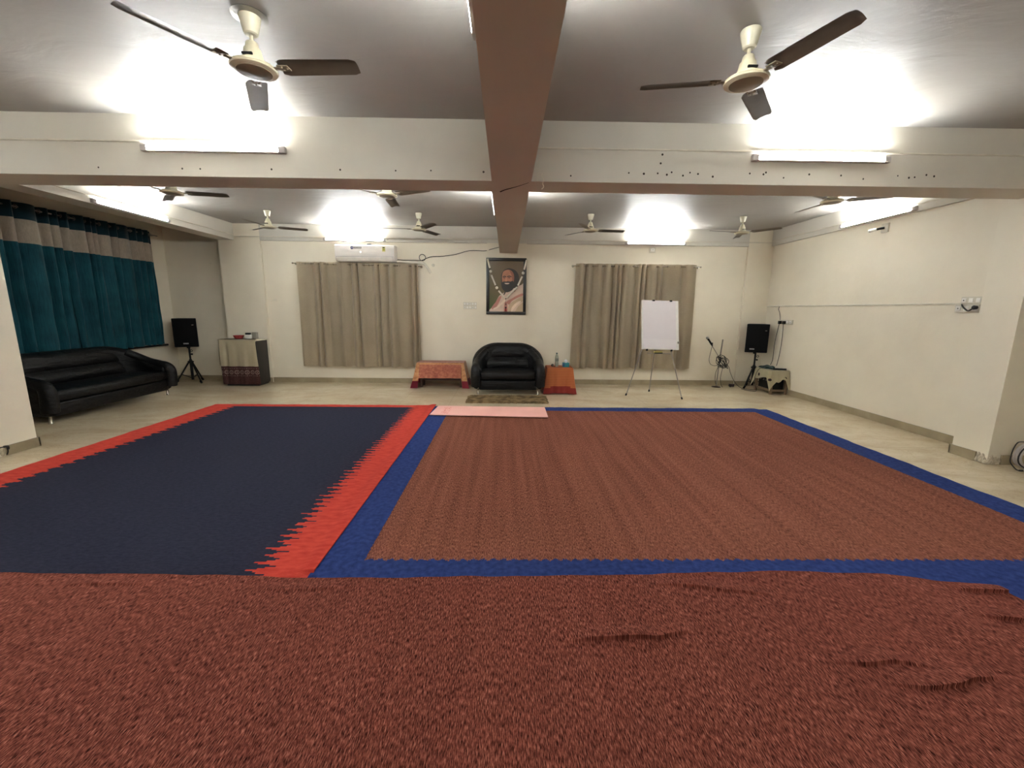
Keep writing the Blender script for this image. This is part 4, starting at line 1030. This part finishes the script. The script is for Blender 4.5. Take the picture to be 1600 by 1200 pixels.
b = B(); lathe(b, [(0, 0), (0.018, 0.002), (0.028, 0.02), (0.024, 0.04), (0.01, 0.052), (0, 0.054)], 20, mtx=Matrix.Translation((0, 0, 0.003)) @ Matrix.Rotation(0.5, 4, 'Y')); 
for v in b.verts: v.co.z = max(0, v.co.z)
obj('shell', b, mat('dark_brown_lacquer', (64, 44, 36), 0.35), t)
b = B(); tube(b, [(0.0, 0, 0.03), (0.03, -0.02, 0.01), (0.06, -0.03, 0.005)], 0.006, 8, 3); obj('handle', b, m_black, t)

# ------------------------------------------------------------------ cabinet at left with cloth, bowl, jar
t = thing('low_cabinet', 'dark low cabinet under the cream and maroon cloth, left of far wall', 'cabinet', (-5.09, 8.16, 0))
b = B(); box(b, -0.32, 0.335, -0.175, 0.19, 0.03, 0.87, bev=0.004); box(b, -0.30, 0.31, -0.16, 0.17, 0, 0.03); obj('carcass', b, mat('near_black_laminate', (34, 30, 28), 0.5), t)
b = B(); box(b, -0.335, 0.35, -0.185, 0.2, 0.865, 0.885, bev=0.003); obj('top_panel', b, m_offw, t)
for s in (-1, 1):
    b = B(); x = s * 0.162; box(b, x - 0.155, x + 0.155, -0.184, -0.176, 0.05, 0.84, bev=0.002); d = obj('door', b, mat('near_black_door', (30, 27, 26), 0.45), t)
    b = B(); tube(b, [(s * 0.03, -0.185, 0.5), (s * 0.03, -0.198, 0.52), (s * 0.03, -0.198, 0.58), (s * 0.03, -0.185, 0.6)], 0.004, 8, 3); obj('handle', b, m_steel, d)
# cloth: over the top, down the front and over the left side
b = B(); G = []; nx_ = 60
prof_ = [(0.19, 0.888), (0.0, 0.892), (-0.17, 0.892), (-0.195, 0.888), (-0.205, 0.87)]
zs = [0.87 - (0.87 - 0.385) * k / 10 for k in range(1, 11)] + [0.385 - 0.345 * k / 9 for k in range(1, 10)]
prof_ += [(-0.21, z) for z in zs]
for i in range(nx_ + 1):
    u = i / nx_; row = []
    for j, (y, z) in enumerate(prof_):
        f = max(0, (0.87 - z) / 0.83)
        x = -0.385 + 0.73 * u
        if z < 0.88:
            x = -0.392 + (0.735 + 0.015 * f) * u + 0.03 * f
            y = y - 0.010 - 0.014 * math.sin(u * 21 + 1.2 * f) * min(1, f * 2.5) - 0.008 * math.sin(u * 47 + 3 * f) * f - 0.02 * f
            if u < 0.06: y += 0.07 * (0.06 - u) / 0.06
        if u > 0.96 and z > 0.8: z -= 0.02 * (u - 0.96) / 0.04
        row.append(b.verts.new((x, y, z)))
    G.append(row)
for i in range(nx_):
    for j in range(len(prof_) - 1):
        zm = (prof_[j][1] + prof_[j + 1][1]) / 2
        b.faces.new((G[i][j], G[i + 1][j], G[i + 1][j + 1], G[i][j + 1])).material_index = 1 if zm < 0.385 else 0
# left flap
Gl = []
for j in range(0, 18):
    f = j / 17; row = []
    for i in range(9):
        v = i / 8; row.append(b.verts.new((-0.39 - 0.02 * f + 0.008 * math.sin(v * 9), 0.17 - 0.33 * v, 0.885 - 0.5 * f * (0.75 + 0.25 * v))))
    Gl.append(row)
for j in range(17):
    for i in range(8): b.faces.new((Gl[j][i], Gl[j][i + 1], Gl[j + 1][i + 1], Gl[j + 1][i]))
bmesh.ops.solidify(b, geom=b.faces[:], thickness=0.0025)
o = obj('embroidered_cloth', b, [m_linen, m_maroon]); o.location = (-5.09, 8.16, 0); tag(o, 'cream cloth with maroon patterned hem draped over the low cabinet', 'cloth')
ZB2 = 0.8955
t = thing('petal_bowl', 'shallow glass bowl of red petals on the cloth covered cabinet', 'bowl', (-5.19, 8.17, ZB2))
b = B(); lathe(b, [(0, 0.0), (0.06, 0.0), (0.068, 0.008), (0.092, 0.056), (0.098, 0.062), (0.094, 0.064), (0.086, 0.056), (0.062, 0.010), (0, 0.008)], 32); obj('bowl', b, mat('red_glass_bowl', (186, 78, 74), 0.15, var=0.25, scale=30), t)
b = B(); rr = random.Random(8)
for i in range(46):
    a = rr.uniform(0, 2 * PI); r_ = 0.075 * math.sqrt(rr.random()); c = Vector((r_ * math.cos(a), r_ * math.sin(a), 0.048 + 0.016 * rr.random()))
    q = bmesh.ops.create_icosphere(b, subdivisions=1, radius=0.014)['verts']; rot = Matrix.Rotation(rr.uniform(0, 6), 3, 'Z') @ Matrix.Rotation(rr.uniform(-.8, .8), 3, 'X')
    for v in q: v.co = c + rot @ Vector((v.co.x, v.co.y * 0.7, v.co.z * 0.25))
o = obj('petals', b, mat('red_petals', (190, 50, 56), 0.6, var=0.3, scale=60), t); o['kind'] = 'stuff'
t = thing('lidded_jar', 'white square jar with black lid on the cloth covered cabinet', 'jar', (-4.975, 8.13, ZB2))
b = B(); box(b, -0.052, 0.052, -0.03, 0.03, 0.0, 0.082, bev=0.006); box(b, -0.04, 0.04, -0.0312, -0.0302, 0.058, 0.061, 1); box(b, -0.03, 0.02, -0.0312, -0.0302, 0.042, 0.045, 1); obj('jar_body', b, [m_white, m_grey], t)
b = B(); box(b, -0.045, 0.04, -0.028, 0.028, 0.082, 0.118, bev=0.005); obj('lid', b, m_black, t)
b = B(); box(b, -0.05, 0.05, -0.025, 0.025, 0.0, 0.122, bev=0.003); o = obj('small_carton', b, mat('grey_carton', (150, 142, 128), 0.7)); o.location = (-4.90, 8.215, ZB2); tag(o, 'small grey beige carton behind the jar on the covered cabinet', 'box')

# ------------------------------------------------------------------ flip chart easel
t = thing('flip_chart', 'white flip chart board on grey tripod in front of the right curtains', 'flip chart', (2.665, 7.22, 0), 0.03)
tilt = Matrix.Translation((0, -0.025, 1.265)) @ Matrix.Rotation(math.radians(1.2), 4, 'Y') @ Matrix.Rotation(math.radians(-14.5), 4, 'X')
b = B(); box(b, -0.325, 0.325, -0.010, 0.012, -0.43, 0.43, bev=0.006, mtx=tilt); bd_ = obj('board', b, m_boardfr, t)
b = B(); box(b, -0.300, 0.272, -0.0135, -0.0105, -0.405, 0.428, mtx=tilt); obj('paper_pad', b, m_paper, t)
b = B(); box(b, -0.300, 0.272, -0.0150, -0.0136, -0.248, 0.425, mtx=tilt); o = obj('paper_sheet', b, mat('top_sheet', (218, 210, 212), 0.6, var=0.01), t)
for x in (-0.115, 0.19):
    b = B(); box(b, x - 0.022, x + 0.022, -0.024, 0.016, 0.412, 0.436, bev=0.004, mtx=tilt); obj('clip', b, m_black, t, label='black clip')
for x, z in ((0.31, -0.30),):
    b = B(); box(b, x - 0.01, x + 0.025, -0.022, 0.014, z - 0.018, z + 0.018, bev=0.004, mtx=tilt); obj('side_clamp', b, m_grey, t)
for x in (-0.235, 0.195):
    b = B(); box(b, x - 0.012, x + 0.012, -0.022, 0.014, -0.455, -0.425, bev=0.003, mtx=tilt); obj('board_rest', b, m_black, t)
b = B(); box(b, -0.22, 0.19, 0.02, 0.032, -0.50, -0.485, mtx=tilt); obj('cross_bar', b, m_grey, t)
b = B(); box(b, -0.11, 0.025, -0.03, 0.028, -0.487, -0.455, bev=0.005, mtx=tilt); box(b, -0.10, 0.03, -0.034, 0.028, -0.497, -0.487, 1, mtx=tilt); obj('pen_tray', b, [mat('yellow_duster', (150, 136, 76), 0.8), m_black], t, label='small yellow and black duster on the tray')
ap = Vector((0.0, 0.075, 1.60))
for foot, nm in (((-0.515, 0.02, 0.0), 'front_leg'), ((0.365, -0.31, 0.0), 'front_leg'), ((0.05, 0.40, 0.0), 'rear_leg')):
    ft = Vector(foot); top = ap + Vector(((-0.03 if foot[0] < 0 else 0.03), 0, 0)); mid = top.lerp(ft, 0.5)
    d = (top - ft).normalized(); e_ = ft + d * (0.02 / d.z)
    b = B(); tube(b, [top, mid], 0.012, 10); tube(b, [mid, e_], 0.009, 10); l = obj('leg', b, m_grey, t)
    b = B(); tube(b, [ft + d * (0.05 / d.z), ft + Vector((0, 0, 0.013))], 0.014, 10); obj('rubber_tip', b, m_black, l)

# ------------------------------------------------------------------ microphone stand
t = thing('microphone_stand', 'microphone boom stand with tangled cable right of the flip chart', 'microphone stand', (4.27, 8.20, 0))
b = B(); lathe(b, [(0, 0), (0.085, 0.0), (0.088, 0.006), (0.08, 0.014), (0.03, 0.024), (0.012, 0.03), (0, 0.03)], 28); obj('base', b, mat('dark_bronze_base', (58, 42, 36), 0.4, 0.6), t)
b = B(); tube(b, [(0, 0, 0.02), (0.02, 0, 0.55)], 0.011, 12); tube(b, [(0.02, 0, 0.55), (0.045, 0, 0.96)], 0.013, 12); obj('pole', b, m_grey, t)
b = B(); tube(b, [(0.02, -0.02, 0.51), (0.02, -0.02, 0.60)], 0.022, 12); obj('clutch', b, m_black, t)
b = B(); tube(b, [(0.08, -0.03, 0.43), (0.02, -0.03, 0.56), (-0.24, -0.03, 0.93)], 0.007, 10); obj('boom', b, m_grey, t)
b = B(); tube(b, [(-0.17, -0.03, 0.84), (-0.235, -0.03, 0.925)], [0.016, 0.018], 12); box(b, -0.21, -0.17, -0.05, -0.01, 0.86, 0.90, bev=0.006); obj('mic_clip', b, m_black, t)
b = B(); tube(b, [(-0.20, -0.035, 0.885), (-0.275, -0.035, 0.975)], [0.012, 0.02], 14); mc = obj('microphone', b, m_blackm, t)
b = B(); bmesh.ops.create_uvsphere(b, u_segments=16, v_segments=12, radius=0.028)
for v in b.verts: v.co += Vector((-0.285, -0.035, 0.99))
obj('mic_grille', b, m_steel, mc)
b = B(); rr = random.Random(6)
tube(b, [(-0.18, -0.045, 0.85), (-0.20, -0.05, 0.72), (-0.22, -0.05, 0.58), (-0.19, -0.05, 0.48), (-0.10, -0.05, 0.44), (-0.02, -0.05, 0.47), (0.02, -0.05, 0.52)], 0.0045, 6, 6)
pts = []
for k in range(60):
    a = k * 0.9; pts.append((0.05 + (0.07 + 0.04 * rr.random()) * math.cos(a) + 0.03 * math.sin(k * .37), -0.045 + 0.012 * math.sin(a * 1.7), 0.52 + (0.08 + 0.05 * rr.random()) * math.sin(a * 0.93) + 0.02 * math.cos(k * .5)))
tube(b, pts, 0.0055, 6, 4)
tube(b, [(0.0, -0.03, 0.45), (-0.05, -0.03, 0.3), (-0.05, -0.03, 0.15), (-0.03, -0.04, 0.06)], 0.0045, 6, 5)
tube(b, [(0.06, -0.03, 0.45), (0.07, -0.04, 0.38), (0.05, -0.04, 0.2), (0.07, -0.05, 0.06), (0.10, -0.06, 0.008)], 0.0045, 6, 5)
tube(b, [(0.10, -0.04, 0.50), (0.20, -0.03, 0.42), (0.25, -0.02, 0.30), (0.32, -0.03, 0.16), (0.40, -0.05, 0.05), (0.46, -0.1, 0.006), (0.52, -0.25, 0.006), (0.60, -0.30, 0.006), (0.64, -0.32, 0.006)], 0.0045, 6, 6)
obj('tangled_cable', b, m_cable, t)
t = thing('power_adapter', 'small dark power adapter on the floor between microphone stand and speaker', 'adapter', (4.62, 8.27, 0))
b = B(); box(b, -0.045, 0.045, -0.03, 0.03, 0.0, 0.055, bev=0.006); obj('case', b, mat('maroon_black_plastic', (44, 30, 36), 0.5), t)
b = B(); tube(b, [(-0.04, -0.03, 0.01), (-0.07, -0.06, 0.008), (-0.06, -0.09, 0.006)], 0.006, 6, 4); obj('lead', b, m_cable, t)

# ------------------------------------------------------------------ crate with ivory cloth at right
x0, x1, y0, y1, zt = 4.90, 5.21, 7.46, 7.96, 0.44
t = thing('wooden_crate', 'low worn wooden stand under ivory cloth in the right corner', 'stand', (0, 0, 0))
for x in (x0 + 0.02, x1 - 0.02):
    for y in (y0 + 0.02, y1 - 0.02):
        b = B(); box(b, x - 0.02, x + 0.02, y - 0.02, y + 0.02, 0, zt - 0.02, bev=0.003); obj('leg', b, m_woodl, t)
b = B(); box(b, x0, x1, y0, y1, zt - 0.02, zt, bev=0.003); obj('top_board', b, m_woodl, t)
b = B()
box(b, x0 + 0.04, x1 - 0.04, y0 + 0.005, y0 + 0.03, 0.055, 0.09); box(b, x0 + 0.005, x0 + 0.03, y0 + 0.04, y1 - 0.04, 0.055, 0.09)
box(b, x0 + 0.04, x1 - 0.04, y1 - 0.03, y1 - 0.005, 0.055, 0.09); box(b, x0 + 0.03, x1 - 0.03, y0 + 0.03, y1 - 0.03, 0.06, 0.075)
obj('bottom_frame', b, m_woodl, t)
t2 = thing('amplifier', 'black amplifier box inside the cloth covered stand', 'amplifier', ((x0 + x1) / 2, (y0 + y1) / 2, 0.0905))
b = B(); box(b, -0.11, 0.11, -0.20, 0.20, -0.015, 0.22, bev=0.006); obj('case', b, m_black, t2)
b = B()
for k in range(4): lathe(b, [(0.014, 0), (0.012, 0.016), (0, 0.016)], 12, mtx=Matrix.Translation((-0.11, -0.14 + 0.09 * k, 0.15)) @ Matrix.Rotation(-PI / 2, 4, 'Y'))
obj('control_knobs', b, m_grey, t2)
def dropC(ux, uy, k):
    dx = (1 - abs(ux)) * 0.155; dy = (1 - abs(uy)) * 0.25
    return 0.155 + 0.03 * math.sin(6 * ux + 3 * uy) + 0.20 * max(0, 1 - (dx + dy) / 0.085) + 0.03 * abs(uy)
b = drape(x1 - x0 + 0.01, y1 - y0 + 0.01, zt + 0.004, dropC, 0.028, None, 0, rows=10, n=200, seed=3, rip=0.008, matf=lambda *a: 0)
o = obj('ivory_cloth', b, [m_creamcloth]); o.location = ((x0 + x1) / 2, (y0 + y1) / 2, 0); tag(o, 'ivory cloth with dark flower motifs over the wooden stand', 'cloth')
m_motif = mat('dark_flower_motif', (54, 30, 30), 0.8)
for (cx_, cy_, cz_, nrm) in ((x0 - 0.030, 7.80, 0.33, 'x'), (x0 - 0.043, 7.44, 0.28, 'c'), (5.13, y0 - 0.030, 0.31, 'y')):
    b = B(); rot = {'x': Matrix.Rotation(-PI / 2, 4, 'Y'), 'y': Matrix.Rotation(PI / 2, 4, 'X'), 'c': Matrix.Rotation(-PI / 4, 4, 'Z') @ Matrix.Rotation(PI / 2, 4, 'X')}[nrm]
    for k in range(5):
        a = 2 * PI * k / 5; lathe(b, [(0, 0.003), (0.013, 0.0025), (0.015, 0)], 10, mtx=Matrix.Translation((cx_, cy_, cz_)) @ rot @ Matrix.Translation((0.018 * math.cos(a), 0.012 * math.sin(a), 0.002)))
    q = obj('flower_motif', b, m_motif, o, label='dark flower motif'); q.location = (-o.location.x, -o.location.y, 0)
# dark bundle and black remote on top
b = B(); q = bmesh.ops.create_icosphere(b, subdivisions=4, radius=1.0)['verts']
for v in q:
    k = 1 + 0.22 * math.sin(5 * v.co.x + 2) * math.sin(6 * v.co.y + 1) + 0.1 * math.sin(13 * v.co.x + 9 * v.co.y)
    v.co = Vector((v.co.x * 0.10 * k, v.co.y * 0.16 * k, max(0, v.co.z * 0.05 * k)))
o = obj('folded_cloth_bundle', b, m_darkgreen); o.location = (5.02, 7.80, zt + 0.009); tag(o, 'crumpled dark green cloth heap on the ivory covered stand', 'cloth')
b = B(); box(b, -0.11, 0.11, -0.02, 0.02, 0, 0.03, bev=0.006, mtx=Matrix.Rotation(-0.3, 4, 'Z')); o = obj('black_mixer_bar', b, m_black); o.location = (5.09, 7.555, zt + 0.0085); tag(o, 'slim black device lying on the ivory covered stand', 'device')
b = B(); tube(b, [(x0 + 0.05, 7.78, zt + 0.02), (x0 - 0.03, 7.83, zt - 0.02), (x0 - 0.07, 7.86, 0.25), (x0 - 0.06, 7.84, 0.12), (x0 - 0.05, 7.8, 0.02), (4.80, 7.75, 0.006), (4.70, 7.82, 0.006), (4.66, 7.98, 0.006)], 0.0045, 6, 6)
tag(obj('floor_cable', b, m_cable), 'black cable running from the ivory covered stand along the floor', 'cable')

# ------------------------------------------------------------------ cable coils at the right pillar
def coil(name, label, cx_, cz_, r0, turns, rt, m, y=3.86, sq=1.0):
    pts = []
    for k in range(int(turns * 24)):
        a = 2 * PI * k / 24; r = r0 * (1 + 0.05 * math.sin(k * 0.61))
        pts.append((cx_ + r * math.cos(a), y - 0.5 * rt - 1.6 * rt * (k / 24) + 0.3 * rt * math.sin(k), max(rt, cz_ + sq * r * math.sin(a))))
    b = B(); tube(b, pts, rt, 8); return tag(obj(name, b, m), label, 'cable coil')
coil('hose_coil', 'pale grey coiled hose leaning on the wall at the right edge', 5.165, 0.128, 0.115, 4, 0.011, m_hose)
coil('cable_coil', 'black cable coil looped around the pale hose at the right edge', 5.125, 0.142, 0.125, 1.0, 0.006, m_cable, 3.78)
b = B(); tube(b, [(4.955, 3.80, 0.15), (4.965, 3.80, 0.22), (5.02, 3.82, 0.27), (5.10, 3.84, 0.27)], 0.005, 6, 6)
tube(b, [(4.955, 3.80, 0.15), (4.95, 3.79, 0.08), (4.98, 3.76, 0.02), (5.01, 3.74, 0.008)], 0.005, 6, 6); lathe(b, [(0.008, 0), (0.010, 0.03), (0, 0.035)], 10, mtx=Matrix.Translation((5.0, 3.745, 0.011)) @ Matrix.Rotation(PI / 2, 4, 'Y'))
tag(obj('loose_lead', b, m_cable), 'loose black lead arching left of the hose coil', 'cable')
